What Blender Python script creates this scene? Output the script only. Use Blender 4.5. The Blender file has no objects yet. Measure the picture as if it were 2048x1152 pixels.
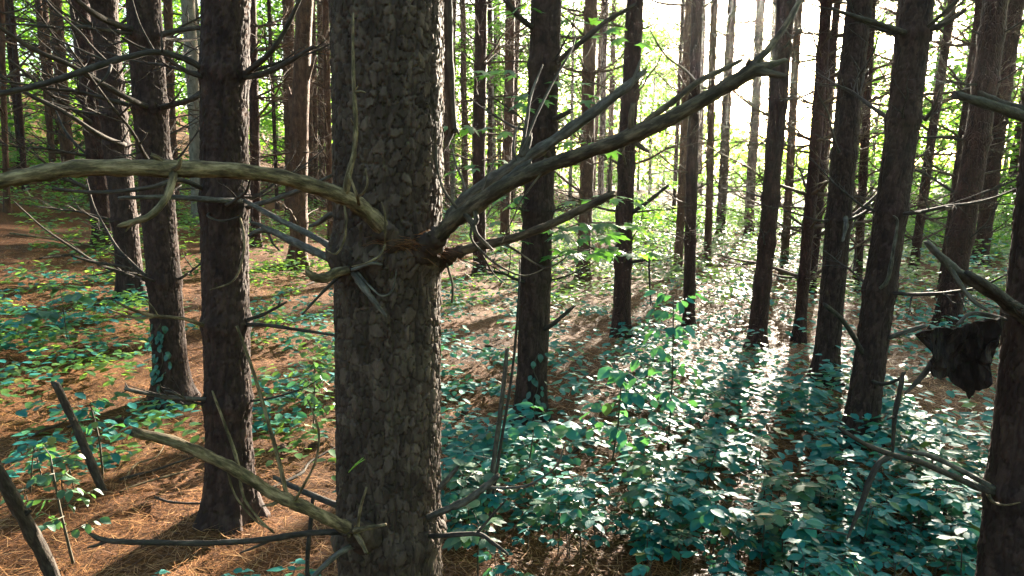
import bpy, math, random
import numpy as np
from mathutils import Vector, Matrix

# ------------------------------------------------------------------ camera, world, sun, exposure
scene = bpy.context.scene
F = 1365.0                       # focal length in pixels of a 2048 px wide frame
PITCH = math.radians(10.0)
CP, SP = math.cos(PITCH), math.sin(PITCH)
EYE = 1.70
cam_data = bpy.data.cameras.new('camera')
cam_data.sensor_width = 36.0
cam_data.lens = 36.0 * F / 2048.0
cam_data.clip_start = 0.05
cam_data.clip_end = 3000.0
cam = bpy.data.objects.new('camera', cam_data)
scene.collection.objects.link(cam)
cam.location = (0, 0, EYE)
cam.rotation_euler = (math.radians(90) - PITCH, 0, 0)
scene.camera = cam

SUN_AZ = math.radians(24.6)      # to the right of straight ahead
SUN_EL = math.radians(12.0)
world = bpy.data.worlds.new('World')
scene.world = world
world.use_nodes = True
wn, wl = world.node_tree.nodes, world.node_tree.links
wn.clear()
sky = wn.new('ShaderNodeTexSky')
sky.sky_type = 'NISHITA'
sky.sun_disc = False
sky.sun_elevation = SUN_EL
sky.sun_rotation = SUN_AZ
sky.air_density = 1.0
sky.dust_density = 2.5
sky.ozone_density = 1.5
bg = wn.new('ShaderNodeBackground')
bg.inputs['Strength'].default_value = 0.06
wo = wn.new('ShaderNodeOutputWorld')
wl.new(sky.outputs[0], bg.inputs['Color'])
wl.new(bg.outputs[0], wo.inputs['Surface'])

sun_data = bpy.data.lights.new('sun', 'SUN')
sun_data.energy = 3.7
sun_data.angle = math.radians(0.6)
sun_data.color = (1.0, 0.89, 0.73)
sun = bpy.data.objects.new('sun', sun_data)
scene.collection.objects.link(sun)
sdir = Vector((math.sin(SUN_AZ) * math.cos(SUN_EL), math.cos(SUN_AZ) * math.cos(SUN_EL), math.sin(SUN_EL)))
sun.rotation_euler = sdir.to_track_quat('Z', 'Y').to_euler()
sun.location = (12, 30, 12)

scene.view_settings.view_transform = 'Standard'
scene.view_settings.look = 'None'
scene.view_settings.exposure = 3.9
scene.view_settings.gamma = 1.0
scene.render.engine = 'CYCLES'
scene.cycles.use_denoising = True
scene.cycles.max_bounces = 7
scene.cycles.diffuse_bounces = 3
scene.cycles.glossy_bounces = 2
scene.cycles.transmission_bounces = 4
scene.cycles.transparent_max_bounces = 4
scene.cycles.volume_bounces = 0
scene.cycles.sample_clamp_indirect = 6.0

# ------------------------------------------------------------------ geometry helpers
COL = scene.collection
R = random.Random(7)


def P(px, py, d):
    """world point seen at photo pixel (px, py) at depth d metres along the view axis"""
    u = (576.0 - py) / F
    return Vector((d * (px - 1024.0) / F, d * (CP + u * SP), EYE + d * (-SP + u * CP)))


def PY(px, py, Y):
    """world point seen at photo pixel (px, py) with world y = Y"""
    u = (576.0 - py) / F
    return P(px, py, Y / (CP + u * SP))


def project(p):
    x, y, z = p[0], p[1], p[2] - EYE
    d = y * CP - z * SP
    u = y * SP + z * CP
    return 1024 + F * x / d, 576 - F * u / d, d


def ground_base(x, y):
    a = -np.asarray(x, float) - 1.6
    s = np.where(a > 20, a, np.log1p(np.exp(np.minimum(a, 20) / 0.6)) * 0.6)
    s = np.where(a > 12, a, s)
    s = np.minimum(s, 30)
    far = np.maximum(np.asarray(y, float) - 30, 0)
    return 0.13 * s + 0.0038 * s * s + 0.0 * far


NT = np.random.RandomState(3).rand(64, 64)


def vnoise(u, v, tab=NT):
    u = np.asarray(u, float); v = np.asarray(v, float)
    i = np.floor(u).astype(int); j = np.floor(v).astype(int)
    fu = u - i; fv = v - j
    fu = fu * fu * (3 - 2 * fu); fv = fv * fv * (3 - 2 * fv)
    n, m = tab.shape
    a = tab[i % n, j % m]; b = tab[(i + 1) % n, j % m]
    c = tab[i % n, (j + 1) % m]; d = tab[(i + 1) % n, (j + 1) % m]
    return (a * (1 - fu) + b * fu) * (1 - fv) + (c * (1 - fu) + d * fu) * fv


def ground_z(x, y):
    x = np.asarray(x, float); y = np.asarray(y, float)
    return (ground_base(x, y) + 0.16 * (vnoise(x * 0.45 + 9, y * 0.45 + 4) - 0.5)
            + 0.05 * (vnoise(x * 1.6, y * 1.6) - 0.5))


def gz(x, y):
    return float(ground_z(x, y))


def ground_hit(px, py):
    d = 0.8
    prev = d
    while d < 120:
        p = P(px, py, d)
        if p.z <= gz(p.x, p.y):
            lo, hi = prev, d
            for _ in range(20):
                m = (lo + hi) / 2
                q = P(px, py, m)
                if q.z <= gz(q.x, q.y):
                    hi = m
                else:
                    lo = m
            q = P(px, py, hi)
            return Vector((q.x, q.y, gz(q.x, q.y)))
        prev = d
        d *= 1.03
    q = P(px, py, 45)
    return Vector((q.x, q.y, gz(q.x, q.y)))


def catmull(pts, rad, sub):
    pts = [Vector(p) for p in pts]
    if len(pts) == 2 or sub <= 1:
        return pts, list(rad)
    out, ro = [], []
    n = len(pts)
    for i in range(n - 1):
        p0 = pts[max(i - 1, 0)]; p1 = pts[i]; p2 = pts[i + 1]; p3 = pts[min(i + 2, n - 1)]
        for k in range(sub):
            t = k / sub
            out.append(0.5 * ((2 * p1) + (p2 - p0) * t + (2 * p0 - 5 * p1 + 4 * p2 - p3) * t * t
                              + (3 * p1 - p0 - 3 * p2 + p3) * t ** 3))
            ro.append(rad[i] * (1 - t) + rad[i + 1] * t)
    out.append(pts[-1]); ro.append(rad[-1])
    return out, ro


class MB:
    """collects tubes and polygons; build() links them as one mesh object"""
    def __init__(s):
        s.v, s.f, s.g = [], [], []

    def tube(s, pts, rad, sides=6, sub=4, rough=0.0, rng=R, ragged=False):
        pts, rad = catmull(pts, rad, sub)
        n = len(pts)
        base = len(s.v)
        tan = [(pts[min(i + 1, n - 1)] - pts[max(i - 1, 0)]).normalized() for i in range(n)]
        ref = Vector((0, 0, 1)) if abs(tan[0].z) < 0.8 else Vector((1, 0, 0))
        a = tan[0].cross(ref).normalized()
        ph = rng.random() * 6.28
        arc = 0.0
        off = rng.random() * 9
        lump = [1 + 0.9 * rough * math.sin(i * 1.3 + ph) * rng.uniform(.3, 1) for i in range(n)]
        for i in range(n):
            if i:
                arc += (pts[i] - pts[i - 1]).length
            a = (a - tan[i] * a.dot(tan[i])).normalized()
            b = tan[i].cross(a)
            for k in range(sides):
                th = 2 * math.pi * k / sides + ph
                rr = rad[i] * lump[i] * (1 + rough * (rng.random() - 0.5) * 2)
                s.g.append((math.cos(th) * rad[i], math.sin(th) * rad[i], arc * 0.28 + off))
                p = pts[i] + (a * math.cos(th) + b * math.sin(th)) * rr
                if ragged and i == n - 1:
                    p = p + tan[i] * rr * rng.uniform(-0.6, 1.6)
                s.v.append(p)
        for i in range(n - 1):
            for k in range(sides):
                k2 = (k + 1) % sides
                s.f.append((base + i * sides + k, base + i * sides + k2,
                            base + (i + 1) * sides + k2, base + (i + 1) * sides + k))
        s.f.append(tuple(base + (n - 1) * sides + k for k in range(sides)))
        s.f.append(tuple(base + k for k in range(sides - 1, -1, -1)))
        return pts, rad

    def mesh(s, name, mat, origin=None, smooth=True):
        me = bpy.data.meshes.new(name)
        if origin is not None:
            o = Vector(origin)
            vs = [(p[0] - o.x, p[1] - o.y, p[2] - o.z) for p in s.v]
        else:
            vs = [tuple(p) for p in s.v]
        me.from_pydata(vs, [], s.f)
        if smooth:
            me.polygons.foreach_set('use_smooth', [True] * len(me.polygons))
        if len(s.g) == len(s.v):
            at = me.attributes.new('grain', 'FLOAT_VECTOR', 'POINT')
            at.data.foreach_set('vector', np.array(s.g, np.float32).ravel())
        me.materials.append(mat)
        return me


def mesh_np(name, verts, quads, mat, tint=None, smooth=True):
    """quads: (n,k) int array"""
    me = bpy.data.meshes.new(name)
    verts = np.asarray(verts, np.float32)
    quads = np.asarray(quads, np.int32)
    n, k = quads.shape
    me.vertices.add(len(verts)); me.vertices.foreach_set('co', verts.ravel())
    me.loops.add(n * k); me.loops.foreach_set('vertex_index', quads.ravel())
    me.polygons.add(n)
    me.polygons.foreach_set('loop_start', np.arange(0, n * k, k, dtype=np.int32))
    me.polygons.foreach_set('loop_total', np.full(n, k, np.int32))
    me.polygons.foreach_set('use_smooth', np.full(n, smooth, bool))
    if tint is not None:
        at = me.attributes.new('tint', 'FLOAT', 'POINT')
        at.data.foreach_set('value', np.asarray(tint, np.float32))
    me.update(calc_edges=True)
    me.materials.append(mat)
    return me


def link(name, data, parent=None, mat=None, loc=None):
    o = bpy.data.objects.new(name, data)
    COL.objects.link(o)
    if parent is not None:
        o.parent = parent
    if mat is not None:
        o.matrix_basis = mat
    elif loc is not None:
        o.location = loc
    return o


SEEN = {}


def uniq(label):
    SEEN[label] = SEEN.get(label, 0) + 1
    k = SEEN[label]
    return label if k == 1 else ['', 'second ', 'third ', 'fourth ', 'fifth ', 'sixth '][min(k, 6) - 1] + label


def thing(name, label, cat, loc, group=None):
    if name != 'seedling':
        label = uniq(label)
    o = bpy.data.objects.new(name, None)
    o.empty_display_size = 0.1
    COL.objects.link(o)
    o.location = loc
    tag(o, label, cat, group)
    return o


def tag(o, label=None, cat=None, group=None, kind=None):
    if label: o['label'] = label
    if cat: o['category'] = cat
    if group: o['group'] = group
    if kind: o['kind'] = kind
    return o


# ------------------------------------------------------------------ materials
def new_mat(name):
    m = bpy.data.materials.new(name)
    m.use_nodes = True
    nt = m.node_tree
    nt.nodes.clear()
    out = nt.nodes.new('ShaderNodeOutputMaterial')
    return m, nt.nodes, nt.links, out


def ramp(nodes, stops):
    r = nodes.new('ShaderNodeValToRGB')
    e = r.color_ramp.elements
    while len(e) < len(stops):
        e.new(0.5)
    for i, (p, c) in enumerate(stops):
        e[i].position = p
        e[i].color = (c[0], c[1], c[2], 1)
    return r


def mat_bark(name, stops, lichen, bump_scale=120.0, bump=0.5, plates=False, use_tint=False, lich_lo=0.58, stretch=(1, 1, 0.35), grain=False, fine=22.0):
    m, n, l, out = new_mat(name)
    tc = n.new('ShaderNodeTexCoord')
    mp = n.new('ShaderNodeMapping'); mp.inputs['Scale'].default_value = stretch
    if grain:
        ga = n.new('ShaderNodeAttribute'); ga.attribute_name = 'grain'
        l.new(ga.outputs['Vector'], mp.inputs[0])
    else:
        l.new(tc.outputs['Object'], mp.inputs[0])
    no = n.new('ShaderNodeTexNoise'); no.inputs['Scale'].default_value = fine; no.inputs['Detail'].default_value = 5
    no.inputs['Roughness'].default_value = 0.65
    l.new(mp.outputs[0], no.inputs['Vector'])
    fac = no.outputs['Fac']
    if use_tint:
        at = n.new('ShaderNodeAttribute'); at.attribute_name = 'tint'
        mx = n.new('ShaderNodeMath'); mx.operation = 'MULTIPLY_ADD'
        l.new(at.outputs['Fac'], mx.inputs[0]); mx.inputs[1].default_value = 0.3
        ad = n.new('ShaderNodeMath'); ad.operation = 'MULTIPLY_ADD'; ad.inputs[1].default_value = 0.9; ad.inputs[2].default_value = -0.12
        l.new(no.outputs['Fac'], ad.inputs[0])
        l.new(ad.outputs[0], mx.inputs[2])
        fac = mx.outputs[0]
    rp = ramp(n, stops)
    l.new(fac, rp.inputs[0])
    ln = n.new('ShaderNodeTexNoise'); ln.inputs['Scale'].default_value = 5.0; ln.inputs['Detail'].default_value = 8
    ln.inputs['Roughness'].default_value = 0.7
    l.new(tc.outputs['Object'], ln.inputs['Vector'])
    lr = ramp(n, [(lich_lo, (0, 0, 0)), (lich_lo + 0.14, (0.7, 0.7, 0.7))])
    l.new(ln.outputs['Fac'], lr.inputs[0])
    mix = n.new('ShaderNodeMixRGB')
    l.new(lr.outputs[0], mix.inputs[0]); l.new(rp.outputs[0], mix.inputs[1])
    mix.inputs[2].default_value = (*lichen, 1)
    b = n.new('ShaderNodeBsdfPrincipled')
    b.inputs['Roughness'].default_value = 0.85
    b.inputs['Specular IOR Level'].default_value = 0.25
    l.new(mix.outputs[0], b.inputs['Base Color'])
    bn = n.new('ShaderNodeTexNoise'); bn.inputs['Scale'].default_value = bump_scale; bn.inputs['Detail'].default_value = 4
    l.new(mp.outputs[0], bn.inputs['Vector'])
    bu = n.new('ShaderNodeBump'); bu.inputs['Strength'].default_value = bump; bu.inputs['Distance'].default_value = 0.004
    l.new(bn.outputs['Fac'], bu.inputs['Height'])
    nrm = bu.outputs[0]
    if plates:
        mp2 = n.new('ShaderNodeMapping'); mp2.inputs['Scale'].default_value = (1, 1, 0.42)
        l.new(tc.outputs['Object'], mp2.inputs[0])
        wn_ = n.new('ShaderNodeTexNoise'); wn_.inputs['Scale'].default_value = 20
        l.new(mp2.outputs[0], wn_.inputs['Vector'])
        va = n.new('ShaderNodeVectorMath'); va.operation = 'MULTIPLY_ADD'
        l.new(wn_.outputs['Color'], va.inputs[0]); va.inputs[1].default_value = (0.03, 0.03, 0.03)
        l.new(mp2.outputs[0], va.inputs[2])
        vo = n.new('ShaderNodeTexVoronoi'); vo.feature = 'DISTANCE_TO_EDGE'; vo.inputs['Scale'].default_value = 34
        l.new(va.outputs[0], vo.inputs['Vector'])
        vr = ramp(n, [(0.0, (0, 0, 0)), (0.16, (1, 1, 1))])
        l.new(vo.outputs['Distance'], vr.inputs[0])
        b2 = n.new('ShaderNodeBump'); b2.inputs['Strength'].default_value = 0.8; b2.inputs['Distance'].default_value = 0.010
        l.new(vr.outputs[0], b2.inputs['Height']); l.new(nrm, b2.inputs['Normal'])
        nrm = b2.outputs[0]
    l.new(nrm, b.inputs['Normal'])
    l.new(b.outputs[0], out.inputs['Surface'])
    return m


def mat_leaf(name, stops, trans, tmix=0.4, rough=0.38, spec=0.5, vein=0.0):
    m, n, l, out = new_mat(name)
    at = n.new('ShaderNodeAttribute'); at.attribute_name = 'tint'
    oi = n.new('ShaderNodeObjectInfo')
    ad = n.new('ShaderNodeMath'); ad.operation = 'ADD'
    l.new(at.outputs['Fac'], ad.inputs[0]); l.new(oi.outputs['Random'], ad.inputs[1])
    fr = n.new('ShaderNodeMath'); fr.operation = 'FRACT'
    l.new(ad.outputs[0], fr.inputs[0])
    rp = ramp(n, stops)
    l.new(fr.outputs[0], rp.inputs[0])
    b = n.new('ShaderNodeBsdfPrincipled')
    b.inputs['Roughness'].default_value = rough
    b.inputs['Specular IOR Level'].default_value = spec
    l.new(rp.outputs[0], b.inputs['Base Color'])
    tr = n.new('ShaderNodeBsdfTranslucent')
    hs = n.new('ShaderNodeHueSaturation'); hs.inputs['Color'].default_value = (*trans, 1)
    mr = n.new('ShaderNodeMapRange'); mr.inputs['To Min'].default_value = 0.6; mr.inputs['To Max'].default_value = 1.25
    l.new(fr.outputs[0], mr.inputs['Value']); l.new(mr.outputs[0], hs.inputs['Value'])
    l.new(hs.outputs[0], tr.inputs['Color'])
    tc = n.new('ShaderNodeTexCoord')
    nz = n.new('ShaderNodeTexNoise'); nz.inputs['Scale'].default_value = 60
    l.new(tc.outputs['Object'], nz.inputs['Vector'])
    bu = n.new('ShaderNodeBump'); bu.inputs['Strength'].default_value = 0.35; bu.inputs['Distance'].default_value = 0.003
    l.new(nz.outputs['Fac'], bu.inputs['Height'])
    l.new(bu.outputs[0], b.inputs['Normal'])
    mx = n.new('ShaderNodeMixShader'); mx.inputs[0].default_value = tmix
    l.new(b.outputs[0], mx.inputs[1]); l.new(tr.outputs[0], mx.inputs[2])
    l.new(mx.outputs[0], out.inputs['Surface'])
    return m


def mat_ground():
    m, n, l, out = new_mat('needle_floor')
    tc = n.new('ShaderNodeTexCoord')
    a = n.new('ShaderNodeTexNoise'); a.inputs['Scale'].default_value = 1.3; a.inputs['Detail'].default_value = 6
    b_ = n.new('ShaderNodeTexNoise'); b_.inputs['Scale'].default_value = 55; b_.inputs['Detail'].default_value = 6
    b_.inputs['Roughness'].default_value = 0.75
    l.new(tc.outputs['Object'], a.inputs['Vector']); l.new(tc.outputs['Object'], b_.inputs['Vector'])
    r1 = ramp(n, [(0.3, (0.022, 0.010, 0.005)), (0.5, (0.11, 0.045, 0.014)), (0.7, (0.27, 0.115, 0.038))])
    l.new(b_.outputs['Fac'], r1.inputs[0])
    r2 = ramp(n, [(0.35, (0.6, 0.58, 0.55)), (0.65, (1.15, 1.1, 1.05))])
    l.new(a.outputs['Fac'], r2.inputs[0])
    mx = n.new('ShaderNodeMixRGB'); mx.blend_type = 'MULTIPLY'; mx.inputs[0].default_value = 1
    l.new(r1.outputs[0], mx.inputs[1]); l.new(r2.outputs[0], mx.inputs[2])
    b = n.new('ShaderNodeBsdfPrincipled'); b.inputs['Roughness'].default_value = 0.9
    b.inputs['Specular IOR Level'].default_value = 0.15
    l.new(mx.outputs[0], b.inputs['Base Color'])
    bu = n.new('ShaderNodeBump'); bu.inputs['Strength'].default_value = 0.9; bu.inputs['Distance'].default_value = 0.02
    l.new(b_.outputs['Fac'], bu.inputs['Height']); l.new(bu.outputs[0], b.inputs['Normal'])
    l.new(b.outputs[0], out.inputs['Surface'])
    return m


def mat_tint(name, stops, rough=0.7, spec=0.3):
    m, n, l, out = new_mat(name)
    at = n.new('ShaderNodeAttribute'); at.attribute_name = 'tint'
    rp = ramp(n, stops)
    l.new(at.outputs['Fac'], rp.inputs[0])
    b = n.new('ShaderNodeBsdfPrincipled'); b.inputs['Roughness'].default_value = rough
    b.inputs['Specular IOR Level'].default_value = spec
    l.new(rp.outputs[0], b.inputs['Base Color'])
    l.new(b.outputs[0], out.inputs['Surface'])
    return m


M_BARK = mat_bark('pine_bark_plates', [(0.1, (0.011, 0.0066, 0.0044)), (0.45, (0.047, 0.029, 0.0195)), (0.85, (0.135, 0.09, 0.063))],
                  (0.115, 0.085, 0.056), use_tint=True, bump=0.9)
M_BARK_DARK = mat_bark('dark_pine_bark_plates', [(0.1, (0.009, 0.0043, 0.0034)), (0.45, (0.031, 0.016, 0.0115)), (0.85, (0.08, 0.044, 0.032))],
                       (0.058, 0.038, 0.027), use_tint=True, bump=0.9)  # darker copy of the plate bark, shade on the near trunks put into colour
M_BARK_FAR = mat_bark('pine_bark', [(0.3, (0.013, 0.005, 0.004)), (0.5, (0.038, 0.0155, 0.011)), (0.75, (0.088, 0.039, 0.027))],
                      (0.06, 0.033, 0.023), plates=True, bump=0.25)
M_BARK_RED = mat_bark('red_pine_bark', [(0.3, (0.035, 0.016, 0.010)), (0.5, (0.085, 0.040, 0.022)), (0.75, (0.16, 0.082, 0.048))],
                      (0.13, 0.09, 0.06), plates=True, bump=0.5)
M_BARK_GREY = mat_bark('grey_smooth_bark', [(0.3, (0.10, 0.085, 0.065)), (0.5, (0.17, 0.145, 0.11)), (0.75, (0.26, 0.23, 0.18))],
                       (0.24, 0.23, 0.2), bump=0.4)
M_WOOD = mat_bark('weathered_dead_wood', [(0.32, (0.022, 0.014, 0.007)), (0.48, (0.10, 0.07, 0.033)), (0.66, (0.29, 0.21, 0.115))],
                  (0.035, 0.032, 0.014), bump_scale=150, bump=1.0, grain=True, fine=75.0, stretch=(1, 1, 1), lich_lo=0.52)
M_WOOD_GREY = mat_bark('grey_splintered_wood', [(0.32, (0.028, 0.022, 0.016)), (0.5, (0.075, 0.063, 0.048)), (0.7, (0.17, 0.148, 0.118))],
                       (0.055, 0.055, 0.035), bump_scale=160, bump=1.0, grain=True, fine=75.0, stretch=(1, 1, 1), lich_lo=0.6)
M_WOOD_DARK = mat_bark('dark_dead_wood', [(0.3, (0.016, 0.012, 0.009)), (0.5, (0.04, 0.03, 0.022)), (0.75, (0.095, 0.075, 0.056))],
                       (0.06, 0.06, 0.045), bump_scale=160, bump=1.0, grain=True, fine=75.0, stretch=(1, 1, 1), lich_lo=0.6)
M_WOOD_BACKLIT = mat_bark('backlit_dead_wood', [(0.32, (0.016, 0.010, 0.006)), (0.48, (0.055, 0.038, 0.022)), (0.66, (0.16, 0.115, 0.07))],
                         (0.025, 0.022, 0.012), bump_scale=150, bump=1.0, grain=True, fine=75.0, stretch=(1, 1, 1), lich_lo=0.52)  # weathered wood darkened: the shade on backlit branches is put into its colour
M_TWIG = mat_bark('dry_twig', [(0.3, (0.035, 0.021, 0.013)), (0.5, (0.075, 0.046, 0.028)), (0.75, (0.15, 0.10, 0.062))],
                  (0.09, 0.085, 0.06), bump=0.2, stretch=(1, 1, 1))
M_TEAL = mat_leaf('seedling_leaf', [(0.0, (0.007, 0.10, 0.088)), (0.4, (0.010, 0.155, 0.135)), (0.75, (0.022, 0.20, 0.175)), (0.93, (0.04, 0.18, 0.08)), (0.99, (0.2, 0.16, 0.03))],
                  (0.12, 0.36, 0.07), tmix=0.28, rough=0.58, spec=0.28)
M_GLADE = mat_leaf('glade_leaf', [(0.0, (0.03, 0.11, 0.03)), (0.5, (0.05, 0.16, 0.045)), (1.0, (0.09, 0.20, 0.05))],
                   (0.26, 0.48, 0.05), tmix=0.5, rough=0.45, spec=0.6)
M_GREEN = mat_leaf('green_leaf', [(0.0, (0.02, 0.085, 0.05)), (0.5, (0.04, 0.125, 0.06)), (1.0, (0.08, 0.16, 0.06))],
                   (0.11, 0.26, 0.045), tmix=0.3, rough=0.45)
M_MAPLE = mat_leaf('maple_leaf', [(0.0, (0.02, 0.10, 0.04)), (0.5, (0.04, 0.14, 0.04)), (1.0, (0.07, 0.17, 0.04))],
                   (0.16, 0.42, 0.03), tmix=0.5, rough=0.42)
M_FARLEAF = mat_leaf('woodland_leaf', [(0.0, (0.02, 0.085, 0.03)), (0.5, (0.04, 0.13, 0.035)), (1.0, (0.085, 0.17, 0.04))],
                     (0.22, 0.48, 0.03), tmix=0.55, rough=0.5)
M_NEEDLE = mat_leaf('pine_needle_crown', [(0.0, (0.02, 0.05, 0.02)), (1.0, (0.05, 0.09, 0.03))], (0.06, 0.12, 0.02), tmix=0.2, rough=0.5)
M_IVY = mat_leaf('creeper_leaf', [(0.0, (0.012, 0.08, 0.06)), (1.0, (0.03, 0.13, 0.095))], (0.08, 0.25, 0.05), tmix=0.3, rough=0.35, spec=0.7)
M_STEM = mat_tint('seedling_stem', [(0.0, (0.06, 0.05, 0.03)), (1.0, (0.12, 0.09, 0.05))])
M_LITTER = mat_tint('fallen_pine_needle', [(0.0, (0.05, 0.02, 0.009)), (0.4, (0.17, 0.066, 0.02)), (0.75, (0.33, 0.14, 0.045)), (1.0, (0.50, 0.28, 0.115))], rough=0.55)
M_FRESH = mat_tint('fresh_needle', [(0.0, (0.25, 0.42, 0.05)), (1.0, (0.3, 0.5, 0.06))])
M_GROUND = mat_ground()
M_SHEET = mat_bark('dark_torn_bark', [(0.3, (0.008, 0.005, 0.004)), (0.5, (0.022, 0.013, 0.010)), (0.75, (0.06, 0.037, 0.029))],
                   (0.05, 0.045, 0.045), bump=0.9, lich_lo=0.66)
M_CONE = mat_bark('pine_cone', [(0.3, (0.05, 0.03, 0.02)), (0.5, (0.1, 0.06, 0.04)), (0.75, (0.17, 0.11, 0.07))], (0.2, 0.14, 0.1))

# ------------------------------------------------------------------ ground
def axis(lo, hi, fine_lo, fine_hi, step, grow=1.16):
    a = list(np.arange(fine_lo, fine_hi + 1e-6, step))
    s, x = step, fine_hi
    while x < hi:
        s *= grow; x += s; a.append(min(x, hi))
    s, x = step, fine_lo
    b = []
    while x > lo:
        s *= grow; x -= s; b.append(max(x, lo))
    return np.array(b[::-1] + a)


gx = axis(-700, 700, -7, 7, 0.11)
gy = axis(-60, 1400, 1.2, 12, 0.11)
GX, GY = np.meshgrid(gx, gy, indexing='ij')
GZ = ground_z(GX, GY) + 0.025 * (vnoise(GX * 5, GY * 5) - 0.5) + 0.015 * (vnoise(GX * 13, GY * 13) - 0.5)
nx, ny = GX.shape
idx = np.arange(nx * ny).reshape(nx, ny)
q = np.stack([idx[:-1, :-1], idx[1:, :-1], idx[1:, 1:], idx[:-1, 1:]], -1).reshape(-1, 4)
ground = link('ground', mesh_np('ground', np.stack([GX, GY, GZ], -1).reshape(-1, 3), q, M_GROUND))
tag(ground, 'forest floor covered with rust-brown pine needles rising to the left', 'ground', kind='structure')

# ------------------------------------------------------------------ trunks
class Axis:
    """a nearly straight stem axis, heights measured from the base"""
    def __init__(s, base, lean, r, H, seed, flare=0.55, taper=0.018, wob=0.012):
        s.b, s.l, s.r, s.H = Vector(base), lean, r, H
        rr = random.Random(seed)
        s.ph = [rr.random() * 6.28 for _ in range(4)]
        s.fl, s.tp, s.w = flare, taper, wob
        s.whorls = []
        s.wb = 0.11

    def c(s, h):
        w = s.w
        return (s.l[0] * h + w * np.sin(1.7 * h + s.ph[0]), s.l[1] * h + w * np.sin(1.3 * h + s.ph[1]), h)

    def rad(s, h):
        h = np.asarray(h, float)
        r = s.r * np.clip(1.06 - s.tp * h, 0.12, 2) * (1 + s.fl * np.exp(-np.maximum(h, 0) / 0.13))
        for wz in s.whorls:
            r = r + s.r * s.wb * np.exp(-((h - wz) / 0.045) ** 2)
        return r

    def pt(s, h):
        x, y, z = s.c(h)
        return Vector((float(x), float(y), float(z)))


def smooth01(x):
    x = np.clip(x, 0, 1)
    return x * x * (3 - 2 * x)


def trunk_mesh_bark(ax, nth, dz, hfine, du, dv, ph, seed, mat):
    """trunk with real bark plates; returns verts, quads, cell id per vertex, plate height 0..1, tint"""
    rs = np.random.RandomState(seed)
    hs = np.concatenate([np.arange(-0.25, hfine, dz), np.linspace(hfine, ax.H, 26)])
    th = np.arange(nth) * 2 * np.pi / nth
    Hh, T = np.meshgrid(hs, th, indexing='ij')
    nu = max(9, 3 * int(round(2 * np.pi * ax.r / du / 3)))
    nv = int(ax.H / dv * 1.4) + 60
    tab = rs.rand(nu, 64); tab2 = rs.rand(nu, 64); tab3 = rs.rand(nu * 4, 128)
    u = T / (2 * np.pi) * nu
    hc = np.minimum(Hh, 3.0)
    v = ((hc + 0.6) * (0.62 + 0.17 * hc) + (Hh - hc)) / dv
    u2 = u + 0.9 * (vnoise(u, v * 0.8, tab) - 0.5) + 0.35 * (vnoise(u * 4, v * 3, tab3) - 0.5)
    v2 = v + 0.9 * (vnoise(u, v * 0.8, tab2) - 0.5) + 0.35 * (vnoise(u * 4 + 2, v * 3 + 7, tab3) - 0.5)
    jx = rs.rand(nu, nv) * 0.8 + 0.1; jy = rs.rand(nu, nv) * 0.8 + 0.1
    wgt = 0.32 * rs.rand(nu, nv); rnd = rs.rand(nu, nv); tx = rs.randn(nu, nv); ty = rs.randn(nu, nv)
    f1 = np.full(u.shape, 9.0); f2 = np.full(u.shape, 9.0)
    cid = np.zeros(u.shape, int); ddx = np.zeros(u.shape); ddy = np.zeros(u.shape)
    vi = np.floor(v2).astype(int)
    for dj in (-1, 0, 1):
        j = np.clip(vi + dj, 0, nv - 1)
        off = 0.5 * (j % 2)
        ui = np.floor(u2 - off).astype(int)
        for di in (-1, 0, 1):
            i = ui + di
            im = i % nu
            dx = u2 - (i + off + jx[im, j]); dy = v2 - (vi + dj + jy[im, j])
            d = np.sqrt(dx * dx + dy * dy) - wgt[im, j]
            closer = d < f1
            f2 = np.where(closer, f1, np.minimum(f2, d))
            f1 = np.where(closer, d, f1)
            cid = np.where(closer, im * nv + j, cid)
            ddx = np.where(closer, dx, ddx); ddy = np.where(closer, dy, ddy)
    plate = smooth01((f2 - f1) / 0.13)
    # long sinuous vertical furrows between columns of plates
    gu = u / 3.0 + 0.55 * (vnoise(u / 3.0, v * 0.22, rs.rand(nu // 3, 64)) - 0.5) + 0.2 * (vnoise(u, v * 0.7, tab2) - 0.5)
    gd = np.abs(gu - np.round(gu))
    plate = plate * (0.25 + 0.75 * smooth01((gd - 0.02) / 0.07))
    rc = rnd.ravel()[cid]
    disp = ph * (plate * (0.7 + 0.4 * rc) - 0.6)
    disp += ph * 0.24 * plate * (ddx * tx.ravel()[cid] + ddy * ty.ravel()[cid])
    disp += ph * 0.2 * (vnoise(u * 4, v * 4, tab3) - 0.5) + ph * 0.12 * (vnoise(u * 8, v * 8, tab3) - 0.5)
    # fold of overgrown bark at each whorl
    for wz in ax.whorls:
        g = np.exp(-((Hh - wz) / 0.06) ** 2)
        disp += g * ax.r * 0.07 * (vnoise(u * 0.5, v * 0.6 + wz * 9, tab) - 0.3)
    lump = ax.r * 0.05 * (vnoise(T / (2 * np.pi) * 8, Hh * 2.2, rs.rand(8, 32)) - 0.5)
    # root flare lobes
    lobes = ax.r * 0.3 * np.exp(-np.maximum(Hh, 0) / 0.12) * np.sin(T * 5 + ax.ph[2])
    rad = ax.rad(Hh) + disp + lump + lobes
    cx, cy, cz = ax.c(Hh)
    V = np.stack([cx + rad * np.cos(T), cy + rad * np.sin(T), cz + 0 * rad], -1).reshape(-1, 3)
    nz_ = len(hs)
    idx = np.arange(nz_ * nth).reshape(nz_, nth)
    a = idx[:-1]; b = idx[1:]
    Q = np.stack([a, np.roll(a, -1, 1), np.roll(b, -1, 1), b], -1).reshape(-1, 4)
    return V, Q, cid.ravel(), plate.ravel(), rc.ravel(), T.ravel()


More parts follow.
